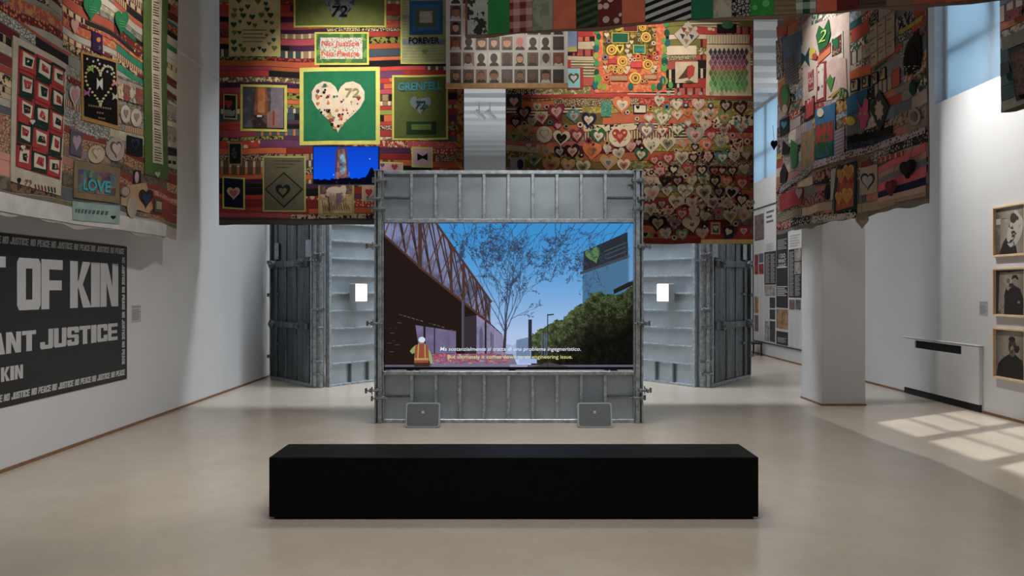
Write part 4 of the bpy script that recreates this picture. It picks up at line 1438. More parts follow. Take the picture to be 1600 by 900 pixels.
q.quad([(1095, 374), (1177, 374), (1177, 381), (1095, 381)], 2, 'hem', rgb(214, 190, 96))
q.quad([(792, 372), (1095, 372), (1095, 379), (792, 379)], 2, 'hem', rgb(130, 26, 24))

A_ = (985, 145, 7.5, '''335,105,110,W,-;540,145,130,W,C;790,150,140,P,W;1110,165,130,D,S;1285,195,150,D,V;370,305,190,L,C;215,305,110,P,C;550,270,120,P,C;665,240,100,O,-;790,285,130,W,L;935,265,150,O,S;1100,305,150,L,Y;
185,455,175,V,C;375,455,135,R,C;550,440,155,G,C;675,365,85,S,W;870,390,130,P,W;755,512,195,S,P;940,510,125,R,P;1085,450,150,M,V;1290,410,150,T,P;90,590,95,D,S;245,625,180,C,-;435,605,170,W,G;620,610,105,O,S;885,620,140,O,P;1050,590,170,L,S;1240,625,140,D,P;750,645,85,D,S;
120,735,145,G,W;280,795,115,R,P;440,775,140,R,P;600,770,140,W,L;735,770,110,D,S;905,770,150,D,P;1070,770,140,T,C;1350,740,95,S,P;1210,760,120,W,-;20,630,80,P,-;100,880,110,L,-''',
      '425,165,70,T;235,170,50,O;645,150,60,B;935,155,70,B;75,310,50,W;1230,310,55,S;990,395,60,P;480,375,50,R;1190,505,60,P;800,710,55,S;350,835,55,P;130,650,55,K;535,675,50,P;1130,680,45,K;770,395,45,L;1360,575,70,W')
B_ = (985, 260, 7.2, '''330,60,140,R,P;485,40,105,K,C;645,40,120,R,L;800,50,115,D,W;940,60,115,D,R;1025,55,95,D,P;1140,60,110,D,W;1275,40,100,W,S;
215,165,110,P,W;385,165,125,D,K;530,170,120,D,V;690,170,110,Y,W;820,160,130,G,L;945,175,120,K,S;1075,175,115,O,P;1250,200,150,R,P;245,310,160,W,P;415,285,110,W,-;615,290,155,C,-;825,305,155,W,G;990,295,115,N,V;1130,305,135,W,K;1245,385,140,D,C;
355,430,110,M,S;510,410,155,W,-;690,415,110,W,P;800,455,85,V,P;920,420,125,W,D;1090,430,100,W,-;225,490,130,W,S;440,510,90,P,-;580,540,135,R,P;705,525,110,W,-;835,565,100,W,S;985,520,120,V,R;1120,570,140,W,L;1270,560,145,S,P;
305,650,185,K,L;500,650,120,V,B;690,660,175,W,C;585,770,120,L,W;810,760,130,Y,P;400,760,115,W,S;1340,430,90,C,-;165,770,80,S,K''',
      '235,65,50,K;290,205,55,S;1225,305,45,K;875,490,60,K;1165,500,40,W;1180,645,65,P;285,780,75,R;495,800,60,P;335,500,40,P;830,675,60,K;700,340,55,R;1000,395,70,P;620,110,60,W')
D_ = (785, 140, 6.924, '''235,260,145,K,V;375,190,80,W,-;585,250,165,M,P;770,300,130,T,S;930,340,145,N,C;1290,180,175,O,C;425,310,130,W,R;140,360,105,K,S;325,350,95,S,-;250,450,135,Y,X;600,400,95,M,P;635,535,165,C,K;805,510,140,M,P;1035,515,150,G,C;125,510,135,L,G;285,610,90,V,P;
475,670,145,O,S;620,680,120,K,S;755,680,150,D,P;965,680,185,O,-;1140,650,110,M,W;1260,700,120,W,S;1385,640,85,P,-;345,760,150,L,G;530,830,170,Y,R;705,830,140,Y,P;1145,800,170,Y,S;1310,830,125,C,R;410,630,70,W,-;870,850,140,W,G''',
      '765,200,50,S;840,385,62,C;515,355,50,T;235,370,55,Y;1130,580,60,Y;855,710,50,K;985,600,40,R;930,560,70,M;480,190,60,P;690,400,55,L;1350,250,50,W')
for ox, oy, sc, hs, ds in (A_, B_, D_):
    for i, it in enumerate(hs.replace('\n', '').split(';')):
        x, y, w, a, b = it.split(',')
        px, py, w = ox + float(x) / sc, oy + float(y) / sc, float(w) / sc * 1.14
        r = rr_.random()
        o = q.heart(px, py, w, 3, C_[a], None, w * rr_.uniform(.92, 1.08), rr_.uniform(-.22, .22), 'floral' if r < .22 else 'plain', cW if a not in 'WC' else C_['S'])
        if b == '-':
            q.shape(heart_pts(px, py, w * .5, w * .5, 0, 16), 4, 'heart_centre', tuple(c * .8 for c in C_[a]), 'floral', C_['X'], o)
        else:
            q.shape(heart_pts(px, py + .2, w * .62, w * .62, rr_.uniform(-.15, .15), 18), 4, 'heart_centre', tuple(.62 * c_ + .38 * p_ for c_, p_ in zip(C_[b], C_['P'])) if b not in 'WCK' else C_[b], 'plain', None, o)
            if w > 17:
                q.shape(heart_pts(px, py + .2, w * .3, w * .3, 0, 14), 5, 'heart_centre', tuple(c * .72 for c in C_[b]), 'floral', C_['X'], o)
    for it in ds.split(';'):
        x, y, w, a = it.split(',')
        px, py, w = ox + float(x) / sc, oy + float(y) / sc, float(w) / sc
        o = q.shape(ell_pts(px, py, w / 2, n=14), 3, 'rosette', C_[a], rings=())
        q.shape(ell_pts(px, py, w / 4.2, n=10), 4, 'rosette_centre', C_['K'] if a not in 'KB' else C_['W'], parent=o, rings=())
# rectangular and round patches among the hearts
o = panel(q, 989, 164, 1010, 178, C_['N'], C_['C'], name='square_patch', layer=3, b=1.5)
q.heart(996, 169, 6, 5, C_['K'], parent=o, name='small_heart')
o = panel(q, 1108, 346, 1126, 368, C_['R'], rgb(206, 170, 160), name='square_patch', layer=4, b=2)
q.rect(1112.5, 350.5, 1122, 364, 6, 'patch_window', rgb(84, 92, 62), parent=o); q.heart(1117, 357, 9, 7, C_['W'], parent=o, name='small_heart')
o = q.quad([(1130, 355), (1147, 354), (1145, 372), (1131, 374)], 4, 'square_patch', C_['N']); q.heart(1137, 363, 11, 5, C_['C'], rot=.4, parent=o, name='small_heart')
o = q.quad([(1152, 353), (1171, 353), (1171, 373), (1152, 373)], 4, 'square_patch', C_['R']); q.heart(1161, 362, 11, 5, C_['C'], C_['S'], parent=o, name='small_heart')
o = q.rect(1141, 217, 1160, 238, 2, 'square_patch', rgb(214, 170, 160))
o = q.rect(792, 147, 815, 167, 3, 'square_patch', rgb(44, 62, 78)); q.heart(803, 160, 14, 4, C_['P'], parent=o, name='small_heart')
o = q.rect(939, 160, 955, 183, 3, 'square_patch', rgb(92, 168, 144), 'lace', rgb(60, 120, 110))
o = q.rect(797, 246, 820, 264, 3, 'square_patch', C_['S']); q.shape(ell_pts(813, 257, 5, 8), 4, 'patch_print', C_['N'], parent=o)
o = q.shape(ell_pts(968, 214, 17.5, 16.5, 22), 3, 'round_patch', C_['C']); q.heart(968, 214, 24, 4, C_['R'], rgb(214, 120, 100), parent=o, name='panel_heart', frac=.36)
for x, y in ((960, 209), (975, 208), (961, 219), (976, 218)):
    q.shape(ell_pts(x, y, 2.2, n=8), 5, 'bead', rgb(226, 180, 90), parent=o, rings=())
o = q.shape(ell_pts(850.5, 210, 12.5, 13, 20), 3, 'round_patch', C_['W']); q.heart(850.5, 210, 16, 4, C_['S'], C_['W'], parent=o, name='panel_heart', frac=.8)
# flower panel
o = q.quad([(929, 36), (1040, 36), (1041, 144), (929, 146)], 2, 'flower_panel', rgb(206, 84, 44), 'floral', rgb(226, 130, 70))
q.rect(942, 42, 1025, 88, 3, 'flower_ground', rgb(84, 74, 34), 'floral', rgb(140, 120, 40), o)
q.rect(942, 88, 1027, 118, 3, 'flower_ground', rgb(214, 130, 48), 'big_floral', rgb(190, 50, 40), o)
cr4 = lambda x, y: (880 + x / 6.922, 25 + y / 6.922)
YEL = rgb(232, 190, 70)
for x, y, w in ((520, 375, 115), (892, 235, 112), (638, 500, 110), (912, 530, 112), (775, 680, 130), (592, 130, 80), (855, 128, 80), (615, 595, 80), (515, 568, 66)):
    px, py = cr4(x, y); r = w / 6.922 / 2
    f = q.shape(ell_pts(px, py, r, n=16), 5, 'flower', YEL, parent=o)
    q.shape(ell_pts(px, py, r * .72, n=14), 6, 'flower', rgb(150, 120, 44), parent=o, rings=())
    q.shape(ell_pts(px, py, r * .5, n=12), 7, 'flower', rgb(226, 176, 70), parent=o, rings=())
    q.shape(ell_pts(px, py, r * .28, n=10), 8, 'flower', rgb(130, 40, 26), parent=o, rings=())
def plq(x0, y0, x1, y1, edge, face, nm='flower_label', txt=None, tc=None):
    a, b = cr4(x0, y0); c, d = cr4(x1, y1)
    q.rect(a, b, c, d, 5, nm, edge, parent=o); q.rect(a + 1.2, b + 1.2, c - 1.2, d - 1.2, 6, nm, face, parent=o)
    if txt: q.text(txt, a + 4, c - 2.5, d - 2.6, 5, 8, tc, o, .01)
plq(640, 85, 805, 182, rgb(190, 160, 90), rgb(104, 30, 28)); plq(520, 190, 705, 302, rgb(214, 190, 80), rgb(20, 92, 70))
plq(752, 320, 885, 415, rgb(214, 196, 90), rgb(20, 116, 104), txt='LOVE', tc=rgb(70, 180, 190)); plq(485, 650, 695, 715, C_['R'], rgb(170, 140, 110)); plq(860, 635, 1015, 695, C_['R'], rgb(180, 150, 110))
plq(480, 470, 580, 530, C_['R'], rgb(190, 40, 50)); plq(720, 500, 850, 572, C_['R'], rgb(206, 50, 54))
a, b = cr4(570, 322); c, d = cr4(650, 415)
q.shape([(a, b), (c, b), (c, (b + d) / 2), ((a + c) / 2, d), (a, (b + d) / 2)], 5, 'flower_label', YEL, parent=o); q.shape([(a + 2, b + 2), (c - 2, b + 2), ((a + c) / 2, d - 3)], 6, 'flower_label', rgb(60, 70, 30), parent=o)
for x, y, w, c in ((745, 235, 50, 'Y'), (735, 295, 45, 'W'), (700, 340, 50, 'W'), (685, 395, 50, 'W'), (710, 445, 60, 'W'), (450, 515, 50, 'Y'), (450, 570, 50, 'W'), (475, 610, 55, 'Y'), (695, 580, 55, 'W'), (675, 620, 50, 'W'), (995, 515, 50, 'Y'), (990, 565, 50, 'W'), (965, 605, 55, 'W'), (705, 530, 45, 'Y'), (945, 380, 45, 'Y'), (455, 160, 50, 'Y'), (980, 160, 50, 'Y'), (465, 220, 55, 'W')):
    px, py = cr4(x, y); q.heart(px, py, w / 6.922, 6, C_[c], name='small_heart', parent=o)
for x, y, w, c in ((815, 210, 36, 'S'), (820, 268, 36, 'S'), (490, 280, 60, 'V'), (975, 300, 50, 'W'), (985, 215, 45, 'Y'), (720, 485, 44, 'W'), (765, 482, 44, 'P'), (930, 445, 60, 'R'), (985, 415, 50, 'O'), (1010, 460, 44, 'P'), (875, 465, 44, 'Y'), (570, 560, 50, 'Y'), (555, 612, 50, 'Y'), (465, 670, 56, 'O'), (850, 715, 50, 'Y'), (897, 712, 40, 'Y'), (1015, 400, 40, 'R'), (805, 445, 60, 'O'), (450, 455, 70, 'V'), (495, 725, 40, 'O'), (1000, 600, 45, 'Y')):
    px, py = cr4(x, y); w /= 6.922
    q.shape(ell_pts(px, py, w / 2, n=10), 6, 'small_rosette', C_[c], parent=o, rings=()); q.shape(ell_pts(px, py, w / 5, n=7), 7, 'small_rosette', C_['K'], parent=o, rings=())
for i, (x, y, w) in enumerate([(360, 170, 60), (380, 230, 60), (365, 295, 64), (358, 355, 70), (350, 440, 60), (360, 520, 64), (360, 615, 60), (370, 690, 90), (345, 750, 80), (385, 755, 70), (1110, 90, 60), (1120, 185, 66), (1090, 270, 60), (1125, 290, 70), (1095, 360, 60), (1090, 440, 60), (1095, 495, 80), (1090, 560, 80), (1075, 700, 80), (1100, 705, 70), (975, 770, 60), (1040, 765, 70), (1160, 750, 60), (725, 770, 66), (440, 775, 60)]):
    px, py = cr4(x, y); w /= 6.922
    q.shape(ell_pts(px, py, w * .45, w * .62, 10), 4, 'leaf', [rgb(54, 150, 90), rgb(20, 86, 74), rgb(90, 160, 70), rgb(28, 104, 110), rgb(150, 170, 60)][i % 5], parent=o, rings=())
# cream hanging with diamonds, robin square, turned square, blue heart
o = q.quad([(1104, 70), (1171, 71), (1173, 151), (1102, 150)], 3, 'diamond_panel', rgb(206, 190, 160))
cols = [rgb(64, 60, 90), rgb(104, 60, 100), rgb(128, 76, 120), rgb(168, 80, 90), rgb(104, 126, 70), rgb(84, 150, 84), rgb(72, 160, 92), rgb(90, 168, 100)]
for j in range(8):
    for i in range(9):
        x, y = 1110 + i * 6.9 + (3.4 if j % 2 else 0), 82 + j * 8.2
        if x > 1167: continue
        f = rr_.uniform(.7, 1.25)
        q.shape([(x, y - 6.5), (x + 3.3, y), (x, y + 6.5), (x - 3.3, y)], 4, 'diamond_piece', tuple(min(1, c * f) for c in cols[j]), parent=o, rings=())
q.rect(1104, 55, 1170, 69, 3, 'cream_band', rgb(214, 200, 174), 'fine_ticks', rgb(180, 160, 130))
o = q.rect(1055, 97, 1090, 130, 3, 'bird_panel', rgb(206, 190, 164))
q.shape([(1059, 124), (1068, 113), (1074, 104), (1080, 103), (1082, 112), (1074, 122)], 4, 'bird', rgb(90, 60, 50), parent=o, rings=())
q.shape([(1074, 106), (1080, 102), (1085, 106), (1083, 118), (1075, 125), (1073, 116)], 5, 'bird', rgb(186, 40, 36), parent=o, rings=())
q.shape([(1068, 128), (1076, 126), (1084, 129), (1076, 131)], 4, 'bird', rgb(80, 96, 50), parent=o, rings=())
o = q.shape([(1075, 34), (1092, 55), (1071, 76), (1053, 54)], 4, 'turned_square', rgb(190, 180, 170))
for x, y in ((1068, 47), (1078, 47), (1066, 57), (1080, 58), (1072, 65), (1073, 53)):
    q.shape([(x - 4, y - 4), (x + 4, y - 2), (x, y + 5)], 5, 'quilt_piece', rr_.choice([rgb(120, 40, 40), rgb(60, 70, 80), rgb(150, 110, 90)]), parent=o, rings=())
o = q.rect(886, 106, 911, 140, 2, 'blue_heart_panel', rgb(160, 34, 30)); q.rect(886, 108, 906, 138, 3, 'panel_face', rgb(126, 190, 206), parent=o)
q.heart(896, 124, 17, 4, rgb(84, 84, 50), rgb(180, 186, 186), parent=o, name='panel_heart')
o = q.rect(886, 44, 903, 83, 2, 'picture_panel', rgb(84, 56, 110)); q.rect(886, 46, 901, 74, 3, 'panel_face', rgb(110, 130, 176), parent=o); q.rect(886, 74, 901, 82, 4, 'panel_face', rgb(170, 170, 90), parent=o)
o = q.rect(1042, 72, 1088, 86, 3, 'cream_band', rgb(222, 208, 182)); o = q.rect(1120, 38, 1150, 52, 3, 'dark_patch', C_['K']); q.shape(ell_pts(1136, 40, 9, 6), 4, 'patch_print', rgb(60, 110, 76), parent=o)
for k in range(7):
    q.shape(ell_pts(1028 + k * 16.5, 147, 3.2, n=10), 4, 'rosette', C_['S'], rings=())

# ---------------------------------------------------------------- quilt along the left wall
q = Quilt('names_quilt', (-3.9, 6.7), (0, 1), 2.12, 5.75, -2.0, 8.62 - 6.7, .05, 'quilt along the left wall with red log cabin blocks and a tall green name banner', 5)
q.cloth(rgb(176, 170, 158), .03)
PAL1 = [(rgb(172, 164, 150), ['floral', 'lace', 'plain'], [rgb(120, 112, 96), rgb(200, 196, 150)]), (rgb(150, 146, 140), ['plain', 'floral'], [rgb(100, 96, 90)]), (rgb(178, 72, 48), ['plain', 'floral'], [rgb(206, 140, 70)]),
        (rgb(44, 36, 40), ['plain', 'ticks'], [rgb(170, 150, 120)]), (rgb(206, 180, 140), ['ticks', 'fine_ticks', 'floral'], [rgb(60, 36, 34), rgb(120, 50, 40)]), (rgb(110, 36, 34), ['plain', 'dots'], inkL),
        (rgb(190, 186, 176), ['lace', 'plain'], [rgb(110, 110, 100)])]
PAL1g = PAL1 + [(rgb(28, 124, 96), ['plain'], inkL)] * 3
PAL1low = [(rgb(196, 130, 106), ['plain', 'floral'], [rgb(150, 90, 70)]), (rgb(126, 118, 96), ['plain', 'floral'], [rgb(90, 70, 56)]), (rgb(140, 50, 36), ['plain'], inkL), (rgb(196, 150, 104), ['plain', 'lace'], [rgb(120, 80, 60)]),
           (rgb(120, 86, 66), ['floral', 'mosaic'], [rgb(60, 44, 40)]), (rgb(104, 104, 106), ['plain'], inkL)]
q.strips(.17, .85, .085, PAL1low, 31, .6, 1.7, wv=1.6)
q.strips(.85, 1.55, .066, PAL1, 32, .4, 1.2, wv=1.6)
q.strips(1.55, 2.5, .066, PAL1g, 33, .3, .9, u0=-.3, wv=1.6)
q.strips(1.55, 2.5, .07, PAL1, 35, .4, 1.0, u1=-.31, wv=1.6)
q.strips(2.5, q.h - .02, .085, PAL1, 34, .5, 1.3, wv=1.6)
q.quad([(q.u0, .17), (q.u1 - .3, .16), (q.u1 - .3, .02), (q.u0, .02)], 1, 'hem', rgb(206, 204, 198), px=False)
# log cabin panel, 3 x 5 blocks, built on the cloth between its four corners
c4 = [Vector(q.uv(*p)) for p in ((14, 55), (103, 100), (96, 306), (12, 283))]
at = lambda a, b: tuple((c4[0] * (1 - a) + c4[1] * a) * (1 - b) + (c4[3] * (1 - a) + c4[2] * a) * b)
lq = lambda a0, b0, a1, b1: [at(a0, b0), at(a1, b0), at(a1, b1), at(a0, b1)]
o = q.quad(lq(0, 0, 1, 1), 2, 'log_cabin_panel', rgb(190, 178, 156), px=False)
q.quad(lq(.09, .05, .95, .885), 3, 'panel_face', rgb(150, 22, 26), px=False, parent=o)
RR, GG, WW = rgb(170, 24, 28), rgb(26, 54, 44), rgb(214, 200, 178)
for j in range(5):
    for i in range(3):
        a0, a1 = .09 + i * .287, .09 + (i + 1) * .287
        b0, b1 = .05 + j * .167, .05 + (j + 1) * .167
        J = lambda k=.022: rr_.uniform(-k, k)
        def blk(ax, ay, lay, c):
            p = [(a0 + ax, b0 + ay * .62), (a1 - ax, b0 + ay * .62), (a1 - ax, b1 - ay * .62), (a0 + ax, b1 - ay * .62)]
            q.quad([at(x + J(), y + J(.011)) for x, y in p], lay, 'quilt_block', c, px=False, parent=o)
        dk = (i + j) % 2 == 0
        blk(.01, .01, 4, RR if dk else GG)
        q.quad(lq(a0 + .01, b0, a1 if i == 2 else a1 - .04, b0 + .02), 4.4, 'quilt_block', GG if dk else RR, px=False, parent=o)
        blk(.056, .06, 5, WW)
        blk(.092, .095, 6, GG if dk else RR)
        blk(.122, .124, 7, WW)
        q.shape([at(a0 + .13, b0 + .09), at(a0 + .15 + J(), b0 + .075), at(a0 + .165, b0 + .098 + J(.01)), at(a0 + .14, b0 + .1)], 8, 'quilt_block', RR if i != j else GG, px=False, parent=o, rings=())
q.text('72', 34, 47, 292, 12, 4, rgb(120, 40, 40), o, .0, .25, .1)
q.heart(26, 283, 6, 4, C_['K'], name='small_heart', parent=o, h=10)
for k in range(7):
    x = 53 + k * 5
    q.quad([(x, 288 + k * .8), (x + 1, 288 + k * .8), (x + 2.6, 296 + k * .9), (x + 1.6, 296 + k * .9)], 4, 'stitched_line', rgb(130, 50, 50) if k < 4 else rgb(60, 60, 60), parent=o)
for x, y in ((42, 191), (27, 231)): q.heart(x, y, 8, 9, rgb(206, 196, 180), name='small_heart', parent=o)

o = q.quad([(129, 80), (178, 95), (179, 203), (131, 187)], 2, 'bead_heart_panel', rgb(176, 132, 60))
q.quad([(131.5, 84), (175.5, 98), (176.5, 196), (133.5, 181)], 3, 'panel_face', rgb(16, 14, 16), parent=o)
for i, (x, y) in enumerate(heart_pts(153, 134, 38, 62, 0, 40)):
    q.shape(ell_pts(x, y, 1.5, 1.9, 7), 4, 'bead', rgb(206, 196, 150), parent=o, rings=())
for x, y in ((136, 92), (144, 96), (152, 100), (158, 102), (163, 104), (169, 107), (156, 108), (162, 112), (168, 116), (150, 94)):
    q.shape(ell_pts(x, y, 1.2, 2, 7), 4, 'bead', rgb(190, 196, 200), parent=o, rings=())
for x, y, c in ((140, 108, rgb(120, 170, 60)), (135, 145, rgb(170, 96, 150)), (172, 130, rgb(206, 130, 150)), (172, 151, rgb(200, 190, 180))):
    q.shape([(x - 4, y - 6), (x, y - 1), (x + 4, y - 5), (x + 3, y + 1), (x + 4, y + 6), (x, y + 2), (x - 4, y + 5), (x - 3, y)], 5, 'butterfly', c, parent=o, rings=())
q.shape([(148, 122), (151, 128), (155, 122), (155, 141), (151, 133), (148, 140)], 5, 'butterfly', rgb(206, 206, 206), parent=o, rings=())
for k, (x0, x1, y) in enumerate(((138, 170, 163), (149, 158, 172), (151, 160, 180))):
    for i in range(int((x1 - x0) / 3)):
        x = x0 + i * 3
        q.quad([(x, y + (x - 138) * .2), (x + 1.6, y + .3 + (x - 138) * .2), (x + 1.6, y + 3 + (x - 138) * .2), (x, y + 3 + (x - 138) * .2)], 4, 'stitched_line', rgb(140, 120, 80), parent=o)
o = q.quad([(143.5, 48), (157, 55), (157, 85), (143.5, 78)], 3, 'small_panel', rgb(54, 26, 74)); q.shape(ell_pts(151, 62, 2.6, 4), 4, 'panel_print', rgb(206, 130, 60), parent=o)
q.text('2', 149, 153, 77, 5, 5, rgb(150, 130, 160), o, 0)
for x, y, w in ((143, 14, 24), (186, 36, 22)):
    o = q.heart(x, y, w, 4, rgb(20, 122, 78), h=38, rot=.1)
    for k in range(3):
        q.quad([(x - 5, y - 4 + k * 4), (x + 5, y - 2 + k * 4), (x + 5, y - 1.2 + k * 4), (x - 5, y - 3.2 + k * 4)], 5, 'stitched_line', rgb(90, 190, 110), parent=o)
# green banner with a printed list
o = q.quad([(219, -40), (263, -28), (263, 282), (219, 272)], 3, 'name_banner', rgb(82, 108, 56))
lst = q.quad([(232, -40), (252, -30), (249.5, 257), (230, 254)], 4, 'list_strip', rgb(206, 196, 178), parent=o)
for k in range(62):
    y = 2 + k * 4.05
    if k % 7 == 6: continue
    q.quad([(234 - k * .025, y), (234 + rr_.uniform(7, 13), y + 2.6), (234 + 11, y + 3.9), (234 - k * .025, y + 1.4)], 5, 'printed_line', rgb(70, 66, 60), parent=o, th=.002)
q.heart(237, 273, 9, 5, rgb(170, 176, 170), parent=o, name='small_heart')
# the smaller patches
q.heart(117, 151, 18, 4, rgb(206, 190, 176), rgb(196, 140, 150), h=34, frac=.7)
q.heart(118, 42, 13, 4, rgb(206, 160, 150), h=24)
o = q.quad([(112, 202), (131, 208), (131, 246), (112, 240)], 3, 'square_patch', rgb(92, 92, 104)); q.heart(122, 224, 14, 4, rgb(176, 150, 160), parent=o, h=25, name='panel_heart')
o = q.shape(ell_pts(150, 241, 10, 14), 3, 'round_patch', rgb(196, 176, 146)); q.heart(150, 240, 12, 4, rgb(166, 140, 110), rgb(200, 180, 150), parent=o, h=18, name='panel_heart', frac=.8)
o = q.shape(ell_pts(174, 233, 13, 19), 3, 'round_patch', rgb(176, 164, 154)); q.heart(174, 234, 16, 4, rgb(110, 84, 80), rgb(200, 180, 170), parent=o, h=26, name='panel_heart', frac=.8)
o = q.quad([(192, 211), (216, 217), (216, 245), (192, 240)], 3, 'square_patch', rgb(22, 30, 32)); q.heart(204, 226, 13, 4, rgb(44, 56, 90), rgb(20, 26, 40), parent=o, h=18, name='panel_heart')
for x, y, a, b in ((190, 178, 8, 14), (207, 184, 8, 14)):
    o = q.shape(ell_pts(x, y, a, b), 3, 'round_patch', rgb(200, 186, 172)); q.heart(x, y, 8, 4, rgb(150, 130, 130), parent=o, h=14, name='panel_heart')
for k in range(4):
    o = q.quad([(178 + k * 10, 128 + k * 3), (187 + k * 10, 131 + k * 3), (187 + k * 10, 156 + k * 3), (178 + k * 10, 153 + k * 3)], 3, 'square_patch', [rgb(206, 190, 160), rgb(160, 50, 44), rgb(190, 180, 160), rgb(150, 40, 38)][k], 'floral', rgb(120, 110, 100))
o = q.quad([(120, 250), (180, 263), (180, 318), (120, 308)], 3, 'word_panel', rgb(134, 112, 82)); q.quad([(126, 264), (174, 272), (174, 306), (126, 299)], 4, 'panel_face', rgb(44, 40, 40), 'mosaic', None, o)
q.text('LOVE', 132, 166, 296, 17, 6, rgb(50, 170, 176), o, .03, 0, .14)
o = q.quad([(118, 314), (181, 322), (181, 350), (119, 343)], 3, 'cloth_label', rgb(146, 172, 164))
for k in range(9): q.quad([(123 + k * 5, 326 + k * .5), (126 + k * 5, 326 + k * .5), (124.5 + k * 5, 332 + k * .5), (122 + k * 5, 332 + k * .5)], 4, 'stitched_line', rgb(90, 96, 96), parent=o)
q.heart(172, 340, 6, 4, C_['K'], name='small_heart', parent=o)
o = q.shape([(184, 291), (222, 285), (232, 326), (226, 333), (184, 320)], 2, 'tan_patch', rgb(190, 150, 110))
q.heart(221, 311, 20, 4, rgb(60, 44, 36), rgb(40, 66, 96), h=30)
q.shape(ell_pts(188, 299, 8, 9), 4, 'round_patch', rgb(110, 96, 86)); q.shape(ell_pts(188, 299, 6, 7), 5, 'round_patch', rgb(176, 156, 140))
q.shape(ell_pts(200, 323, 8, 17), 4, 'round_patch', rgb(176, 160, 146)); q.rect(203, 266, 214, 287, 3, 'square_patch', rgb(50, 44, 46)); q.shape(ell_pts(207, 277, 3, 9), 4, 'patch_print', rgb(206, 160, 166))
o = q.quad([(234, 310), (248, 313), (248, 334), (234, 331)], 3, 'square_patch', rgb(84, 84, 70)); q.quad([(236.5, 314), (245.5, 316), (245.5, 328), (236.5, 326)], 4, 'patch_print', rgb(180, 166, 140), parent=o)

# ---------------------------------------------------------------- quilt along the right side
q = Quilt('blocks_quilt', (3.9, 8.9), (0, -1), 2.36, 5.75, 8.9 - 10.8, 8.9 - 6.86, .04, 'quilt hanging by the right wall with four alphabet tiles and a lace band', 8)
q.cloth(rgb(128, 118, 110), .02)
PAL4 = [(rgb(200, 184, 170), ['floral', 'plain', 'lace'], [rgb(120, 100, 96)]), (rgb(206, 192, 178), ['floral', 'dots', 'ticks'], [rgb(90, 70, 70)]), (rgb(160, 146, 138), ['plain', 'floral', 'mosaic'], [rgb(90, 80, 80)]), (rgb(120, 130, 146), ['plain', 'floral'], [rgb(170, 176, 180)]),
        (rgb(170, 60, 46), ['plain', 'dots'], inkL), (rgb(200, 112, 56), ['plain', 'floral'], inkL), (rgb(44, 44, 48), ['floral', 'dots', 'lace'], [rgb(160, 156, 150)]), (rgb(50, 100, 96), ['plain', 'floral'], inkL),
        (rgb(104, 90, 72), ['floral', 'mosaic'], [rgb(150, 140, 120)]), (rgb(190, 160, 86), ['floral'], [rgb(120, 60, 30)]), (rgb(140, 104, 98), ['mosaic', 'floral'], [rgb(60, 44, 50)]), (rgb(184, 168, 160), ['plain', 'fine_ticks'], [rgb(110, 96, 96)])]
PAL4low = [(rgb(160, 142, 118), ['floral', 'plain', 'lace'], [rgb(110, 96, 80)]), (rgb(176, 110, 96), ['plain', 'floral'], inkD), (rgb(140, 130, 124), ['fine_ticks', 'plain'], [rgb(60, 56, 56)]), (rgb(186, 160, 130), ['plain', 'lace'], [rgb(60, 50, 46)]),
           (rgb(50, 46, 46), ['dots', 'lace'], [rgb(186, 176, 166)])]
q.strips(.05, .95, .12, PAL4low, 41, .35, 1.0)
q.strips(.95, q.h - .02, .118, PAL4, 42, .2, .46)
Q = lambda pts, layer, name, c, mat='plain', ink=None, parent=None: q.quad(pts, layer, name, c, mat, ink, parent)
o = Q([(1252, 46), (1330, 18), (1330, 150), (1252, 165)], 1, 'pale_ground', rgb(206, 184, 172))
o = q.shape([(1279, 56), (1284, 40), (1291, 46), (1299, 30), (1302, 52), (1297, 70), (1284, 82)], 4, 'green_patch', rgb(34, 100, 52)); q.text('2', 1284, 1297, 67, 18, 6, rgb(176, 206, 90), o, .0, .3, -.3)
Q([(1225, 60), (1251, 48), (1251, 96), (1225, 108)], 2, 'blue_patch', rgb(96, 118, 140)); Q([(1214, 64), (1224, 60), (1224, 120), (1215, 125)], 2, 'pale_patch', rgb(166, 150, 140), 'floral', rgb(90, 70, 70))
Q([(1215, 42), (1232, 35), (1231, 52), (1216, 58)], 2, 'orange_patch', rgb(176, 84, 50)); Q([(1226, 90), (1246, 84), (1246, 128), (1228, 134)], 2, 'grey_patch', rgb(126, 116, 110), 'stripes', rgb(90, 84, 84))
o = Q([(1250, 72), (1266, 60), (1265, 100), (1250, 106)], 2, 'white_patch', rgb(196, 186, 176)); q.shape([(1251, 82), (1257, 88), (1266, 74), (1264, 92), (1265, 104), (1256, 94), (1250, 104)], 3, 'butterfly', rgb(24, 62, 66), parent=o, rings=())
q.shape(ell_pts(1272, 83, 6, 9), 4, 'flower', rgb(196, 180, 50)); q.shape(ell_pts(1277, 88, 4, 5), 5, 'flower', rgb(170, 40, 30))
Q([(1282, 88), (1301, 72), (1301, 82), (1281, 100)], 3, 'orange_ribbon', rgb(206, 110, 44)); Q([(1284, 78), (1302, 66), (1301, 73), (1283, 88)], 3, 'red_ribbon', rgb(140, 30, 30))
o = Q([(1303, 58), (1322, 48), (1322, 90), (1302, 94)], 3, 'heart_tile', rgb(214, 204, 186)); Q([(1305, 64), (1320, 53), (1320, 82), (1304, 89)], 4, 'panel_face', rgb(90, 50, 40), 'dots', rgb(190, 170, 140), o); q.heart(1312, 69, 12, 5, rgb(30, 104, 60), h=20, rot=-.3, parent=o, name='small_heart')
Q([(1262, 114), (1273, 108), (1272, 138), (1262, 143)], 3, 'red_patch', rgb(150, 32, 36), 'floral', rgb(206, 170, 160))
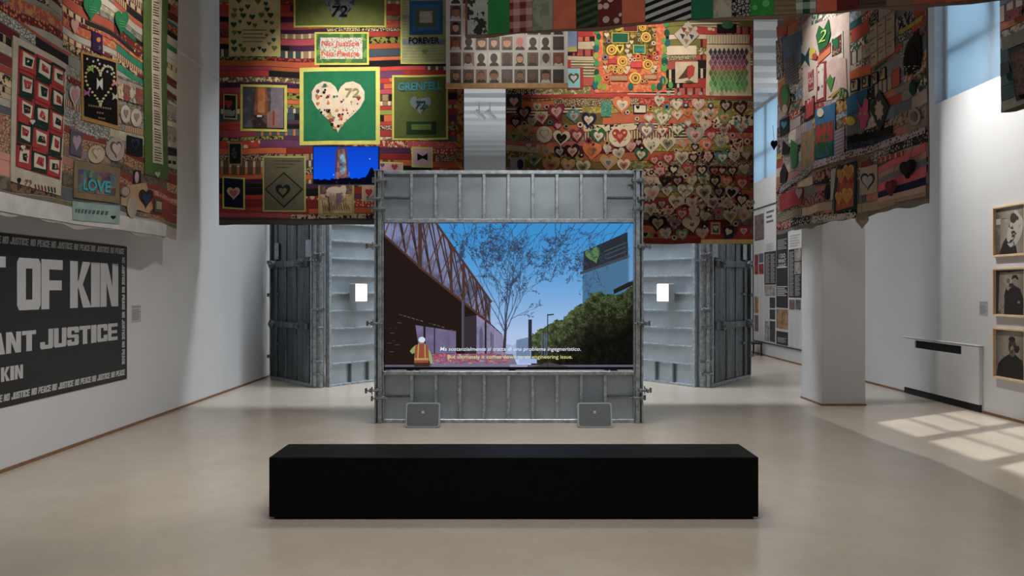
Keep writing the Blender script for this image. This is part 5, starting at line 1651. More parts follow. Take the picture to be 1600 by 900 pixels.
o = q.shape([(1279, 104), (1286, 97), (1294, 95), (1293, 156), (1278, 160), (1280, 130)], 3, 'spotted_panel', rgb(150, 30, 36)); q.shape([(1281, 106), (1286, 100), (1291, 99), (1290, 152), (1281, 156), (1282, 130)], 4, 'panel_face', rgb(214, 200, 190), 'big_dots', rgb(40, 40, 40), o)
o = q.shape([(1294, 100), (1312, 86), (1326, 92), (1327, 140), (1310, 146), (1296, 152)], 3, 'pale_dress', rgb(206, 176, 164), rings=(.5,))
q.shape([(1293, 122), (1297, 124), (1301, 116), (1304, 124), (1309, 120), (1302, 144)], 5, 'leaf', rgb(70, 130, 60)); q.shape(ell_pts(1320, 146, 8, 9), 4, 'painted_patch', rgb(44, 90, 84), 'floral', rgb(170, 170, 60)); Q([(1302, 148), (1318, 138), (1317, 142), (1303, 153)], 5, 'yellow_ribbon', rgb(180, 160, 50))
o = Q([(1256, 158), (1275, 149), (1275, 180), (1256, 190)], 3, 'red_tile', rgb(60, 26, 30)); Q([(1258, 160), (1274, 152), (1273, 178), (1258, 187)], 4, 'panel_face', rgb(176, 48, 44), parent=o)
for x, y in ((1263, 160), (1269, 156)): q.heart(x, y, 5, 5, rgb(216, 160, 150), h=8, parent=o, name='small_heart')
o = q.shape(ell_pts(1227, 154, 9, 22), 3, 'leaf_patch', rgb(110, 84, 60)); q.shape(ell_pts(1229, 148, 5, 15), 4, 'leaf', rgb(44, 120, 50), parent=o); q.shape(ell_pts(1229, 170, 4, 7), 5, 'leaf', rgb(190, 160, 130), parent=o)
o = Q([(1276, 172), (1308, 160), (1307, 245), (1277, 250)], 3, 'garden_panel', rgb(30, 104, 150)); Q([(1278, 196), (1306, 188), (1305, 220), (1278, 226)], 4, 'panel_face', rgb(160, 30, 30), 'big_floral', rgb(30, 90, 44), o); Q([(1278, 225), (1305, 219), (1305, 243), (1278, 248)], 5, 'panel_face', rgb(26, 90, 50), 'big_floral', rgb(40, 90, 130), o)
q.shape(ell_pts(1286, 176, 5, 7), 5, 'panel_print', rgb(206, 196, 170), parent=o)
Q([(1326, 152), (1352, 140), (1352, 172), (1326, 180)], 2, 'blue_patch', rgb(26, 106, 136)); Q([(1326, 182), (1348, 175), (1348, 206), (1326, 212)], 2, 'grey_patch', rgb(120, 124, 120), 'fine_ticks', rgb(90, 94, 94)); q.shape(ell_pts(1332, 189, 6, 7), 4, 'flower', rgb(196, 176, 50))
o = q.shape([(1340, 152), (1344, 168), (1347, 168), (1350, 152), (1355, 156), (1354, 174), (1356, 182), (1352, 190), (1351, 200), (1344, 200), (1344, 190), (1340, 182), (1343, 174)], 4, 'pink_rabbit', rgb(196, 60, 120), rings=())
for x in (1345, 1351): q.shape(ell_pts(x, 178, 1.2, 2.2, 8), 5, 'bead', cW, parent=o, rings=())
for i, (ch, x, y) in enumerate((('T', 1337.5, 133), ('O', 1352, 127.5), ('N', 1367, 122), ('Y', 1382, 115))):
    w, h = 10.5, 19
    o = Q([(x - w / 2, y - h / 2 + 2), (x + w / 2, y - h / 2 - 1.5), (x + w / 2, y + h / 2 - 1.5), (x - w / 2, y + h / 2 + 2)], 4, 'letter_tile', rgb(40, 26, 26))
    Q([(x - w / 2 + 1.6, y - h / 2 + 3.4), (x + w / 2 - 1.6, y - h / 2 + .6), (x + w / 2 - 1.6, y + h / 2 - 3.2), (x - w / 2 + 1.6, y + h / 2 - .2)], 5, 'panel_face', rgb(196, 180, 140), parent=o)
    q.text(ch, x - 2.8, x + 2.8, y + 5.2, 10.5, 7, rgb(26, 18, 20), o, .03, 0, -.3)
Q([(1330, 112), (1358, 98), (1358, 116), (1330, 124)], 2, 'orange_ribbon', rgb(206, 96, 40)); Q([(1358, 102), (1412, 66), (1412, 76), (1358, 110)], 2, 'orange_ribbon', rgb(176, 78, 40)); Q([(1386, 100), (1416, 78), (1414, 104), (1388, 120)], 2, 'grey_patch', rgb(140, 140, 150))
for j in range(3):
    for i in range(3):
        x, y = 1359 + i * 14.4, 44 + j * 21 - i * 8.5
        o = Q([(x, y), (x + 13, y - 7.5), (x + 13, y + 12), (x, y + 19.5)], 3, 'cream_tile', rgb(176, 160, 140)); Q([(x + 2, y + 5), (x + 8, y + 1.5), (x + 8, y + 2.5), (x + 2, y + 6)], 4, 'stitched_line', rgb(90, 80, 76), parent=o)
o = q.shape([(1417, 82), (1426, 62), (1436, 52), (1446, 56), (1448, 84), (1445, 106), (1434, 116), (1417, 118), (1415, 98)], 4, 'dark_heart', rgb(30, 24, 24)); q.shape(ell_pts(1431, 90, 11, 19), 5, 'dark_heart', rgb(18, 16, 18), parent=o)
for k in range(26):
    x, y = (1413 + rr_.uniform(0, 6), rr_.uniform(54, 90)) if k % 3 == 0 else (rr_.uniform(1414, 1446), 112 + rr_.uniform(-10, 10))
    q.shape(ell_pts(x, y, .8, n=6), 6, 'sequin', rgb(230, 220, 180), parent=o, rings=())
o = q.shape([(1357, 170), (1374, 140), (1391, 166), (1374, 206)], 4, 'diamond_patch', rgb(60, 58, 54)); q.shape([(1374 + (9 if k % 2 else 6) * math.cos(k * math.pi / 8), 172 + (17 if k % 2 else 12) * math.sin(k * math.pi / 8)) for k in range(16)], 5, 'star', rgb(196, 176, 156), parent=o)
o = q.shape([(1430, 124), (1437, 130), (1436, 144), (1430, 150), (1424, 142), (1425, 132)], 4, 'green_patch', rgb(22, 66, 50)); Q([(1396, 110), (1408, 104), (1408, 132), (1396, 138)], 3, 'orange_patch', rgb(196, 80, 44)); Q([(1408, 48), (1450, 24), (1448, 32), (1408, 54)], 3, 'yellow_ribbon', rgb(180, 166, 40))
o = q.shape(ell_pts(1433, 182, 11, 13), 4, 'round_patch', rgb(170, 150, 140)); q.shape(ell_pts(1433, 182, 7, 8), 5, 'round_patch', rgb(120, 104, 98), parent=o)
o = Q([(1220, 188), (1234, 181), (1234, 207), (1221, 212)], 3, 'heart_tile', rgb(24, 28, 34)); q.heart(1227, 196, 9, 4, rgb(40, 120, 150), h=13, parent=o, name='small_heart')
Q([(1250, 208), (1274, 200), (1274, 255), (1251, 268)], 2, 'painted_patch', rgb(160, 110, 90), 'big_floral', rgb(110, 130, 80)); q.shape([(1238, 218), (1247, 226), (1247, 256), (1240, 264), (1237, 240)], 4, 'green_patch', rgb(50, 110, 60)); q.shape([(1226, 220), (1236, 230), (1234, 240), (1224, 242)], 4, 'dark_heart', rgb(26, 22, 24)); q.shape([(1222, 270), (1227, 255), (1233, 268), (1230, 284), (1222, 286)], 4, 'dark_heart', rgb(36, 20, 24))
Q([(1306, 204), (1323, 199), (1323, 240), (1307, 243)], 3, 'pale_patch', rgb(176, 156, 166), 'stripes', rgb(130, 120, 150)); Q([(1326, 214), (1395, 196), (1395, 208), (1326, 226)], 2, 'dark_ribbon', rgb(24, 24, 26)); Q([(1326, 226), (1400, 208), (1396, 222), (1327, 234)], 2, 'navy_patch', rgb(26, 40, 70), 'floral', rgb(60, 70, 90))
Q([(1225, 312), (1275, 252), (1275, 261), (1225, 303)] if False else [(1222, 292), (1275, 253), (1275, 262), (1222, 302)], 4, 'lace_band', rgb(176, 166, 168), 'lace', rgb(60, 56, 60)); Q([(1275, 253), (1452, 198), (1452, 208), (1275, 264)], 4, 'lace_band', rgb(176, 160, 164), 'dots', rgb(50, 46, 50))
o = Q([(1313, 260), (1340, 252), (1341, 326), (1308, 334)], 4, 'four_heart_panel', rgb(28, 56, 62)); Q([(1316, 266), (1338, 258), (1338, 322), (1312, 330)], 5, 'panel_face', rgb(170, 70, 36), 'big_floral', rgb(150, 40, 34), o)
for x, y, w, h in ((1320, 276, 13, 24), (1331, 270, 14, 26), (1317, 311, 11, 22), (1330, 307, 15, 27)): q.heart(x, y, w, 6, rgb(206, 156, 60), rgb(190, 130, 50), h=h, parent=o, name='panel_heart', frac=.7)
o = Q([(1344, 262), (1368, 256), (1368, 300), (1344, 306)], 3, 'locket_patch', rgb(176, 156, 130)); q.heart(1355, 284, 19, 4, rgb(60, 56, 54), rgb(170, 164, 160), h=27, parent=o, name='panel_heart', frac=.75)
o = Q([(1370, 262), (1452, 222), (1452, 306), (1370, 322)], 2, 'striped_panel', rgb(176, 136, 110))
for a, b, c in ((0, .16, rgb(206, 84, 92)), (.3, .44, rgb(120, 116, 120)), (.44, .64, rgb(212, 80, 96)), (.64, .8, rgb(26, 28, 64)), (.8, .92, rgb(196, 160, 140))):
    Q([(1370, 262 + 60 * a), (1452, 222 + 84 * a), (1452, 222 + 84 * b), (1370, 262 + 60 * b)], 3, 'stripe_piece', c, parent=o)
Q([(1346, 254), (1360, 250), (1360, 258), (1346, 262)], 5, 'red_patch', rgb(130, 30, 30)); Q([(1370, 248), (1414, 236), (1414, 243), (1370, 256)], 5, 'red_ribbon', rgb(150, 50, 36), 'ticks', rgb(190, 150, 120))
Q([(1221, 305), (1255, 292), (1253, 318), (1221, 330)], 3, 'red_cloth', rgb(150, 22, 30)); q.heart(1250, 303, 8, 5, rgb(166, 140, 130), h=17, name='heart_patch'); q.shape(ell_pts(1299, 300, 4, 12), 5, 'dark_heart', rgb(30, 26, 28)); Q([(1303, 265), (1311, 262), (1306, 312), (1303, 314)], 4, 'pale_patch', rgb(170, 180, 166))
Q([(1274, 283), (1303, 278), (1303, 286), (1274, 289)], 4, 'lace_band', rgb(40, 36, 36), 'dots', rgb(180, 176, 166)); Q([(1271, 338), (1340, 332), (1340, 341), (1271, 350)], 4, 'lace_band', rgb(190, 180, 170), 'dots', rgb(36, 32, 32))
RIGHT_Q = q


def hanging_heart(px, py, w, h, string, color, label, mat=None, face=False):
    u, v = RIGHT_Q.uv(px, py)
    y = RIGHT_Q.pos(u, v, .07)
    p = RIGHT_Q.e.matrix_world if False else None
    ang = math.atan2(-1, 0)
    X, Y = RIGHT_Q.o[0] - (-y[1]), RIGHT_Q.o[1] - u
    S = Y / F
    # width across the cloth that gives the seen width
    dz = h * S
    dw = abs(RIGHT_Q.uv(px + w / 2, py)[0] - RIGHT_Q.uv(px - w / 2, py)[0]) * .8
    if face: dw = w * S
    e = empty('hanging_heart', (X, Y, RIGHT_Q.zb + v), 0 if face else -math.pi / 2, label, 'ornament')
    pts = heart_pts(0, 0, dw, dz, 0, 26)
    m = MB()
    m.prism([(a * .86, -b * .86) for a, b in pts], lambda a, b, d: (a, -d, b), .017, .024)
    m.prism([(a, -b) for a, b in pts], lambda a, b, d: (a, -d, b), -.017, .017)
    o = m.build('heart', mat or M['plain'], e, color)
    top = string * S
    MB().tube((0, 0, dz * .3), (0, .05, dz * .4 + top), .0035, 5).build('string', M['steel_wire'], e)
hanging_heart(1354, 347, 19, 20, 45, rgb(128, 116, 92), 'pale wooden heart dangling below the hem of the right quilt', M['wood_heart'], True)
hanging_heart(1429, 265, 27, 28, 26, rgb(30, 32, 30), 'dark cushioned heart hung on the pink striped part of the right quilt')
hanging_heart(1403, 294, 17, 24, 28, rgb(110, 30, 34), 'small dark red heart on a string in front of the striped panel')
hanging_heart(1218, 227, 10, 15, 26, rgb(40, 32, 34), 'small dark heart hung on the far upper edge of the right quilt', None, True)

# ---------------------------------------------------------------- quilt at the right edge of the view
q = Quilt('corner_quilt', (4.6, 6.2), (0, -1), 3.19, 5.75, 6.2 - 6.93, 6.2 - 4.9, .03, 'quilt at the far right edge, cut off by the frame, near the bright window', 12)
q.cloth(rgb(120, 106, 90), .03)
q.strips(.03, q.h - .02, .13, PAL4, 51, .2, .7)
Q = lambda pts, layer, name, c, mat='plain', ink=None, parent=None: q.quad(pts, layer, name, c, mat, ink, parent)
Q([(1568, 60), (1600, 44), (1600, 66), (1569, 80)], 3, 'grey_patch', rgb(130, 126, 112))
o = Q([(1578, 78), (1640, 50), (1640, 140), (1588, 158)], 3, 'brown_panel', rgb(36, 26, 24)); Q([(1582, 84), (1640, 58), (1640, 132), (1590, 150)], 4, 'panel_face', rgb(110, 70, 48), 'floral', rgb(70, 36, 26), o)
Q([(1574, 18), (1598, 8), (1597, 24), (1575, 34)], 3, 'red_patch', rgb(150, 40, 50), 'dots', C_['K']); Q([(1566, 100), (1578, 96), (1580, 112), (1566, 120)], 3, 'dark_patch', rgb(40, 46, 60))

# ---------------------------------------------------------------- patchwork canopy nearest the viewer
U5 = Vector((3.74, -.73)).normalized()
Yc = 6.5
q = Quilt('patchwork_banner', (wx(1080, 6.1), 6.13), (U5.x, U5.y), 3.77, 5.75, -1.93, 2.75, .03, 'patchwork banner of big squares across the top, closest to the viewer', 2)
q.cloth(rgb(120, 96, 76), .015)
ed = [(714, 'rust'), (731, 'bwf'), (763, 'green'), (796, 'gred'), (832, 'pale'), (864, 'orange'), (900, 'dark'), (934, 'rdot'), (972, 'orange'), (1008, 'bws'), (1080, 'teal'), (1114, 'cream'), (1143, 'lace'), (1172, 'lgreen'),
      (1210, 'tan'), (1244, 'ggreen'), (1276, 'orange2'), (1308, 'dred'), (1344, 'brown'), (1384, 'tan2'), (1425, 'rust2'), (1476, 'orange2'), (1540, 'rust2'), (1600, 'tan'), (1660, 'dred')]
KIND = {'rust': (rgb(150, 76, 40), 'floral', rgb(120, 60, 36)), 'bwf': (rgb(170, 172, 160), 'big_floral', rgb(52, 54, 50)), 'green': (rgb(26, 128, 60), 'plain', None), 'gred': (rgb(196, 150, 140), 'gingham', rgb(120, 20, 30)),
        'pale': (rgb(150, 152, 130), 'big_floral', rgb(128, 134, 112)), 'orange': (rgb(206, 92, 48), 'plain', None), 'dark': (rgb(40, 46, 34), 'slant', rgb(64, 80, 50)), 'rdot': (rgb(110, 26, 28), 'big_dots', rgb(206, 180, 170)),
        'bws': (rgb(190, 186, 176), 'slant', rgb(26, 30, 34)), 'teal': (rgb(16, 110, 74), 'plain', None), 'cream': (rgb(170, 164, 140), 'big_floral', rgb(150, 144, 122)), 'lace': (rgb(150, 146, 136), 'lace', rgb(24, 24, 26)),
        'lgreen': (rgb(24, 130, 40), 'big_dots', rgb(90, 170, 90)), 'tan': (rgb(130, 104, 76), 'stripes', rgb(110, 90, 66)), 'ggreen': (rgb(180, 186, 170), 'gingham', rgb(20, 70, 54)), 'orange2': (rgb(196, 74, 38), 'plain', None),
        'dred': (rgb(96, 22, 18), 'plain', None), 'brown': (rgb(84, 66, 48), 'stripes', rgb(70, 56, 40)), 'tan2': (rgb(124, 100, 78), 'plain', None), 'rust2': (rgb(166, 74, 44), 'plain', None)}
ladder = [(q.uv(x, 40)[0], k) for x, k in ed]
kinds = list(KIND)
PW = .47
for i, (u, k) in enumerate(ladder):
    u1 = ladder[i + 1][0] if i + 1 < len(ladder) else q.u1 - .01
    u1 = min(u1, q.u1 - .01); u = max(u, q.u0 + .005)
    if u1 <= u: continue
    v = .02
    row = 0
    while v < q.h - .02:
        v1 = min(v + PW, q.h - .01)
        kk = k if row == 0 else kinds[(i * 7 + row * 5) % len(kinds)]
        c, mt, ik = KIND[kk]
        q.quad([(u + .002, v1 - .002), (u1 - .002, v1 - .002), (u1 - .002, v), (u + .002, v)], 0.4, 'patchwork_square', c, mt, ik, px=False)
        v = v1; row += 1

# ================================================================== board of portraits
YBD = 9.25
bx0, bx1 = wx(697, YBD), wx(887, YBD)
e = empty('portrait_board', ((bx0 + bx1) / 2, YBD, wz(138, YBD)), 0, 'white board of small portrait photographs with a wooden lower edge, hung between the quilts', 'board')
bw = (bx1 - bx0) / 2
bh = 5.55 - wz(138, YBD)
S = YBD / F
MB().box(-bw, bw, 0, .02, 8 * S, bh).build('backing_board', M['paper'], e)
MB().bbox(-bw - .005, bw + .005, -.012, .03, 0, 8 * S, .004).build('wooden_ledge', M['ply'], e)
for x in (-bw + .1, bw - .1):
    MB().tube((x, .01, bh - .05), (x, .01, ZC - .2 - e.location.z), .004, 5).build('hanging_wire', M['steel_wire'], e)
rp = random.Random(12)
SKIN = [rgb(214, 170, 146), rgb(190, 140, 112), rgb(150, 104, 80), rgb(110, 72, 56), rgb(84, 54, 44), rgb(206, 150, 128)]
HAIR = [rgb(30, 24, 24), rgb(20, 18, 20), rgb(60, 42, 32), rgb(90, 64, 48)]
known = {3: 'RSffFpSSK', 4: 'flSSfLLbr', 5: 'bbfFvbbfK'}


def portrait(kind):
    """portrait photograph as flat print: every layer is a face on the sheet, 1 x 1.2 units"""
    m = MB()
    def P(pts, lay, c):
        m.add([(x, -.0004 * lay, z) for x, z in pts], [tuple(range(len(pts)))], c)
    E = lambda cx, cz, a, b, n=14: [(cx + a * math.cos(2 * math.pi * i / n), cz + b * math.sin(2 * math.pi * i / n)) for i in range(n)]
    R = lambda a, b, c, d: [(a, b), (c, b), (c, d), (a, d)]
    bgc = rp.choice([rgb(170, 168, 168), rgb(96, 88, 86), rgb(140, 112, 104), rgb(70, 60, 62), rgb(186, 184, 182), rgb(104, 96, 110)])
    sk, hr = rp.choice(SKIN), rp.choice(HAIR)
    cl = rp.choice([rgb(24, 24, 28), rgb(40, 44, 60), rgb(190, 190, 190), rgb(70, 50, 54), rgb(30, 30, 30)])
    if kind == 'S': bgc, sk, hr, cl = rgb(220, 220, 220), rgb(52, 50, 48), rgb(52, 50, 48), rgb(40, 38, 38)
    if kind == 'K': bgc, sk, hr, cl = rgb(58, 54, 52), rgb(64, 58, 56), rgb(52, 48, 48), rgb(50, 46, 46)
    if kind in 'Rr': bgc, sk = rgb(120, 60, 54), rgb(150, 80, 66)
    if kind == 'p': bgc, sk, hr = rgb(190, 176, 180), rgb(206, 130, 130), rgb(206, 120, 124)
    if kind == 'v': bgc, sk, hr, cl = rgb(86, 78, 84), rgb(110, 86, 92), rgb(96, 90, 96), rgb(70, 62, 66)
    P(R(0, 0, 1, 1.2), 0, bgc)
    P([(0.08, 0), (.92, 0), (.88, .2), (.66, .34), (.34, .34), (.12, .2)], 1, cl)
    cx = .5 + rp.uniform(-.04, .04)
    wide = 1.25 if kind in 'FLf' and rp.random() < .6 else 1.0
    P(R(cx - .1, .24, cx + .1, .45), 2, tuple(c * .85 for c in sk))
    if kind in 'lLr': P(E(cx, .6, .33, .42), 2, hr)
    P(E(cx, .72, .33 * wide, .41 * wide ** .5), 3, hr)
    P(E(cx, .64, .285 * wide, .36 * wide ** .5), 4, sk)
    if kind not in 'SK':
        P([(cx - .265 * wide, .80), (cx, .86), (cx + .265 * wide, .80), (cx + .22 * wide, .98), (cx, 1.06), (cx - .22 * wide, .98)], 5, hr)
        dk = tuple(c * .25 for c in sk)
        for d in (-.1, .1):
            P(R(cx + d * wide - .04, .665, cx + d * wide + .04, .695), 6, dk)
            P(R(cx + d * wide - .055, .725, cx + d * wide + .055, .742), 6, tuple(c * .5 for c in hr))
        P([(cx - .035, .56), (cx + .035, .56), (cx, .66)], 6, tuple(c * .78 for c in sk))
        P([(cx - .09, .49), (cx, .465), (cx + .09, .49), (cx, .505)], 6, tuple(x * y for x, y in zip(sk, (.75, .45, .45))))
        if kind == 'b': P([(cx - .2, .58), (cx - .13, .44), (cx, .36), (cx + .13, .44), (cx + .2, .58), (cx + .1, .46), (cx - .1, .46)], 5, tuple(c * .6 for c in hr))
    return m
for row in range(6):
    for col in range(9):
        kind = known.get(row, 'fFbSlfLfS')[col] if row in known else rp.choice('fFbSlfL')
        pw, phh = 17.3 * S, 21.2 * S
        x = wx(703.2 + 20.1 * col, YBD) - (bx0 + bx1) / 2
        z = wz((-15.5, 8.5, 33, 57, 82, 108.4)[row] + 21.2, YBD) - e.location.z
        me = portrait(kind).mesh('portrait_print')
        link('portrait_print', me, e, M['print'], loc=(x, -.0008, z)).scale = (pw, 1, phh / 1.2)

# ================================================================== big poster on the left wall
XP = XL + .004
yq, zq = lambda px: yside(px, XP), lambda px, py: wz(py, yside(px, XP))
e = empty('wall_poster', (XP, 6.6, .55), math.pi / 2, 'large charcoal wall poster with huge pale capitals on the left wall', 'poster')
PF = lambda a, b, d: (a - 6.6, -d - .003, b - .55)
PY1, PZ0, PZ1 = yq(198), .553, 2.028
MB().box(5.0 - 6.6, PY1 - 6.6, -.003, .001, 0, PZ1 - .55).build('poster_sheet', M['poster_black'], e)
for nm, st, x0, x1, ya, yb_, y_px, gap in (('T OF KIN', 'T', -20, 8, 0, 0, 0, 0),):
    pass
Zt, Zb_ = 1.827, 1.366
big = MB()
block_text(big, 'T', PF, yq(8) - .31, Zb_, Zt, .31, .02, .1)
block_text(big, 'OF', PF, yq(26), Zb_, Zt, .318, .012, .1)
block_text(big, 'KIN', PF, yq(109), Zb_, Zt, .345, .012, .1, .46)
big.build('headline_lettering', M['poster_white'], e)
mid = MB()
z0_, z1_ = 1.0, 1.182
w7 = (yq(183) - yq(62) - 6 * .014) / 6.5
block_text(mid, 'JUSTICE', PF, yq(62), z0_, z1_, w7, .014, .1, .5)
mid.build('headline_lettering', M['poster_white'], e)
mid = MB()
block_text(mid, 'ANT', PF, yq(55.5) - 3 * w7 - .028, z0_, z1_, w7, .014, .1)
mid.build('headline_lettering', M['poster_white'], e)
low = MB()
block_text(low, "'KIN", PF, yq(35.6) - .105 * 2.45 - .022 - .06, .768, .89, .105, .01, .04, .45)
low.build('headline_lettering', M['poster_white'], e)
brd, brd2, brd3 = MB(), MB(), MB()
LT = .0335
def phrase_w():
    return block_text(MB(), 'NO JUSTICE NO PEACE', PF, 0, 0, .06, LT, .004, .022, .5)
sc = .635 / phrase_w()
for k in range(5):
    y = 6.217 - .655 * 2 + k * .655
    block_text(brd, 'NO JUSTICE NO PEACE', PF, y, 1.938, 2.0, LT * sc, .004 * sc, .022 * sc, .5, slant=.15)
    block_text(brd2, 'NO JUSTICE NO PEACE', PF, y + .015, .60, .66, LT * sc, .004 * sc, .022 * sc, .5, slant=.15)
sc2 = .58 / phrase_w()
PFv = lambda a, b, d: (b - 6.6, -d - .003, -a - .55)
for k in range(2):
    block_text(brd3, 'NO JUSTICE NO PEACE', PFv, -1.905 + k * .605, 8.12, 8.175, LT * sc2, .004 * sc2, .022 * sc2, .5)
for b_ in (brd, brd2, brd3):
    b_.build('border_lettering', M['poster_white'], e)


def wall_card(X, rz, Y, z0, z1, w, label):
    e = empty('wall_label', (X, Y, z0), rz, label, 'label')
    MB().box(-w / 2, w / 2, -.004, -.0005, 0, z1 - z0).build('card', M['card_grey'], e)
    m = MB()
    h = z1 - z0
    for k in range(9):
        if k == 1: continue
        m.box(-w * .42, w * (.42 - .1 * (k % 3)), -.005, -.004, h * (.88 - k * .09), h * (.91 - k * .09))
    m.build('printed_lines', M['ink_grey'], e)
wall_card(XL, math.pi / 2, yside(212.5, XL), 1.17, 1.37, .21, 'small grey text card on the left wall beside the big poster')
wall_card(XR, -math.pi / 2, yside(1537, XR), 1.22, 1.40, .16, 'small text card on the right wall next to the framed photographs')

# ================================================================== framed photographs on the right wall
def sepia(kind):
    im = Img(96, 120, 80, 100, (176, 164, 152))
    n1, n2 = im.fbm(30, 4), im.fbm(9, 4)
    im.a = im.a * (.72 + .5 * n1)[..., None]
    im.a *= (1 - .35 * (np.abs(im.X - 40) / 40) ** 3)[..., None]
    D = (42, 38, 36)
    if kind == 0:
        im.poly([(8, 100), (20, 74), (34, 60), (50, 58), (58, 100)], D)
        m = ((im.X - 52 + (im.Y - 50) * .25) / 20) ** 2 + ((im.Y - 52) / 34) ** 2 < 1
        im.put(m & (n2 > .44), (206, 200, 190)); im.put(m & (n2 < .42), (50, 46, 44)); im.put((im.X < 12) & (n2 > .4), (80, 70, 62), .6)
        im.ell(48, 24, 9, 11, (70, 62, 58)); im.put((((im.X - 48) / 16) ** 2 + ((im.Y - 18) / 12) ** 2 < 1) & (n2 > .5), (214, 206, 196))
        im.put((im.X < 40) & (im.Y < 34) & (im.Y > 22) & (n2 > .52), (196, 186, 174))
        im.rect(14, 22, 30, 24, (60, 54, 50), .5)
    elif kind == 1:
        im.poly([(22, 100), (24, 60), (32, 46), (50, 34), (66, 42), (76, 70), (78, 100)], D)
        im.poly([(22, 60), (28, 40), (36, 34), (38, 42), (34, 58), (28, 66)], D); im.ell(52, 24, 7.5, 10, (160, 146, 134)); im.poly([(43, 22), (46, 12), (56, 11), (61, 18), (61, 24), (52, 18)], (34, 30, 30))
        im.ell(36, 26, 8, 9, (190, 178, 164)); im.ell(34, 24, 5, 6, (120, 108, 98)); im.ell(33, 40, 4, 6, (170, 156, 142)); im.rect(36, 30, 48, 38, (60, 54, 50)); im.put((n2 > .6) & (im.Y > 60) & (im.X < 30), (70, 62, 56), .6)
        im.poly([(0, 0), (80, 0), (80, 2), (40, 5), (10, 4), (6, 100), (0, 100)], (50, 44, 40))
        im.ell(62, 72, 4, 3, (150, 138, 126)); im.rect(50, 23, 51.5, 24.5, (50, 44, 42)); im.rect(54, 23, 55.5, 24.5, (50, 44, 42))
    else:
        im.poly([(2, 100), (6, 72), (22, 58), (36, 50), (54, 50), (70, 60), (78, 80), (80, 100)], (34, 30, 30))
        im.ell(45, 34, 11, 17, (76, 66, 60)); im.put((((im.X - 46) / 13) ** 2 + ((im.Y - 34) / 18) ** 2 < 1) & (n2 > .48), (160, 150, 140)); im.ell(44, 18, 9, 6, (44, 40, 38)); im.put((((im.X - 56) / 8) ** 2 + ((im.Y - 36) / 10) ** 2 < 1) & (n2 > .5), (40, 36, 34))
        im.poly([(36, 50), (45, 56), (54, 50), (52, 46), (38, 46)], (110, 98, 88)); im.ell(41, 32, 2, 1.4, (24, 20, 20)); im.ell(49, 32, 2, 1.4, (24, 20, 20))
        im.put((im.Y > 54) & (n2 > .6), (60, 54, 50), .4)
    im.a *= .85
    return im
FY0, FY1 = yside(1602, XR - .04), yside(1550.5, XR - .04)
for i, (pt, pb, lab) in enumerate(((324, 402, 'top framed sepia photograph, a figure covered in pale blossoms'), (419, 494, 'middle framed sepia photograph, a dark-robed figure with one hand raised'), (511, 590, 'bottom framed sepia photograph, a broad dark-cloaked figure with mottled face'))):
    z1, z0 = wz(pt, yside(1551, XR - .04)), wz(pb, yside(1551, XR - .04))
    yc = (FY0 + FY1) / 2
    e = empty('picture_frame', (XR, yc, z0), -math.pi / 2, lab, 'picture', 'sepia portraits in oak frames')
    w, h = (FY1 - FY0) / 2, z1 - z0
    for nm, b in (('frame_side', (-w, -w + .022, 0, h)), ('frame_side', (w - .022, w, 0, h)), ('frame_rail', (-w + .022, w - .022, 0, .022)), ('frame_rail', (-w + .022, w - .022, h - .022, h))):
        MB().bbox(b[0], b[1], -.045, -.001, b[2], b[3], .002).build(nm, M['oak'], e)
    MB().box(-w + .02, w - .02, -.012, -.002, .02, h - .02).build('mount', M['paper'], e)
    im = sepia(i)
    g = .03
    link('photograph', im.mesh('photograph', lambda a, b: (-w + g + a * 2 * (w - g), a * 0 - .014, h - g - b * (h - 2 * g))), e, M['print'])

# ================================================================== text and picture display far along the right wall
XD = XR - .02
e = empty('poster_display', (XR, 16.4, .32), -math.pi / 2, 'tall collage of black and white posters far along the right wall', 'poster')
c5 = lambda x, y: (1150 + x / 3, 300 + y / 3)
def dpos(px, py):
    Y = yside(px, XD)
    return 16.4 - Y, wz(py, Y) - .32
def sheet(x0, y0, x1, y1, c, lay=1, nm='poster_sheet', parent=None):
    """rectangle on the display given by its left edge and right edge in crop units"""
    (a0, b0), (a1, b1) = dpos(*c5(x0, y0)), dpos(*c5(x1, y1))
    ym = (y0 + y1) / 2
    m = MB().box(a0, a1, -.012 - .004 * lay, -.012, min(b0, b1), max(b0, b1))
    return m.build(nm, c, parent or e)
GREYP = simple('pale_grey_print', (0.55, 0.56, 0.58), 0.6)
DARKP = simple('charcoal_print', (0.03, 0.03, 0.034), 0.6)
PH = [simple('photo_print_%d' % i, c, 0.5, var=.6, nscale=9) for i, c in enumerate([rgb(110, 90, 90), rgb(130, 50, 50), rgb(90, 96, 110), rgb(150, 120, 90), rgb(60, 60, 66), rgb(150, 146, 140)])]
for nm_i in (0,):
    MB().box(16.4 - yside(1177, XD), 16.4 - yside(1262, XD), -.012, -.001, 0, 3.15).build('backing_panel', GREYP, e)
    f = MB()
    a, b = 16.4 - yside(1177, XD), 16.4 - yside(1262, XD)
    f.box(a - .02, b, -.03, -.001, -.02, .0).box(a - .02, b, -.03, -.001, 3.15, 3.17).box(a - .02, a, -.03, -.001, -.02, 3.17)
    f.build('panel_edge', M['black_plastic'], e)
def lines(x0, y0, x1, y1, n, mat, parent):
    (a0, b0), (a1, b1) = dpos(*c5(x0, y0)), dpos(*c5(x1, y1))
    m = MB()
    for k in range(n):
        z = b0 + (b1 - b0) * k / n
        m.box(a0, a1 - (a1 - a0) * (.0, .25, .1)[k % 3], -.019, -.018, z - abs(b1 - b0) / n * .45, z)
    m.build('printed_lines', mat, parent)
W_, INK = M['paper'], M['ink_grey']
o = sheet(134, 75, 186, 276, W_); lines(142, 92, 178, 150, 3, INK, o); lines(142, 245, 178, 272, 6, M['card_grey'], o)
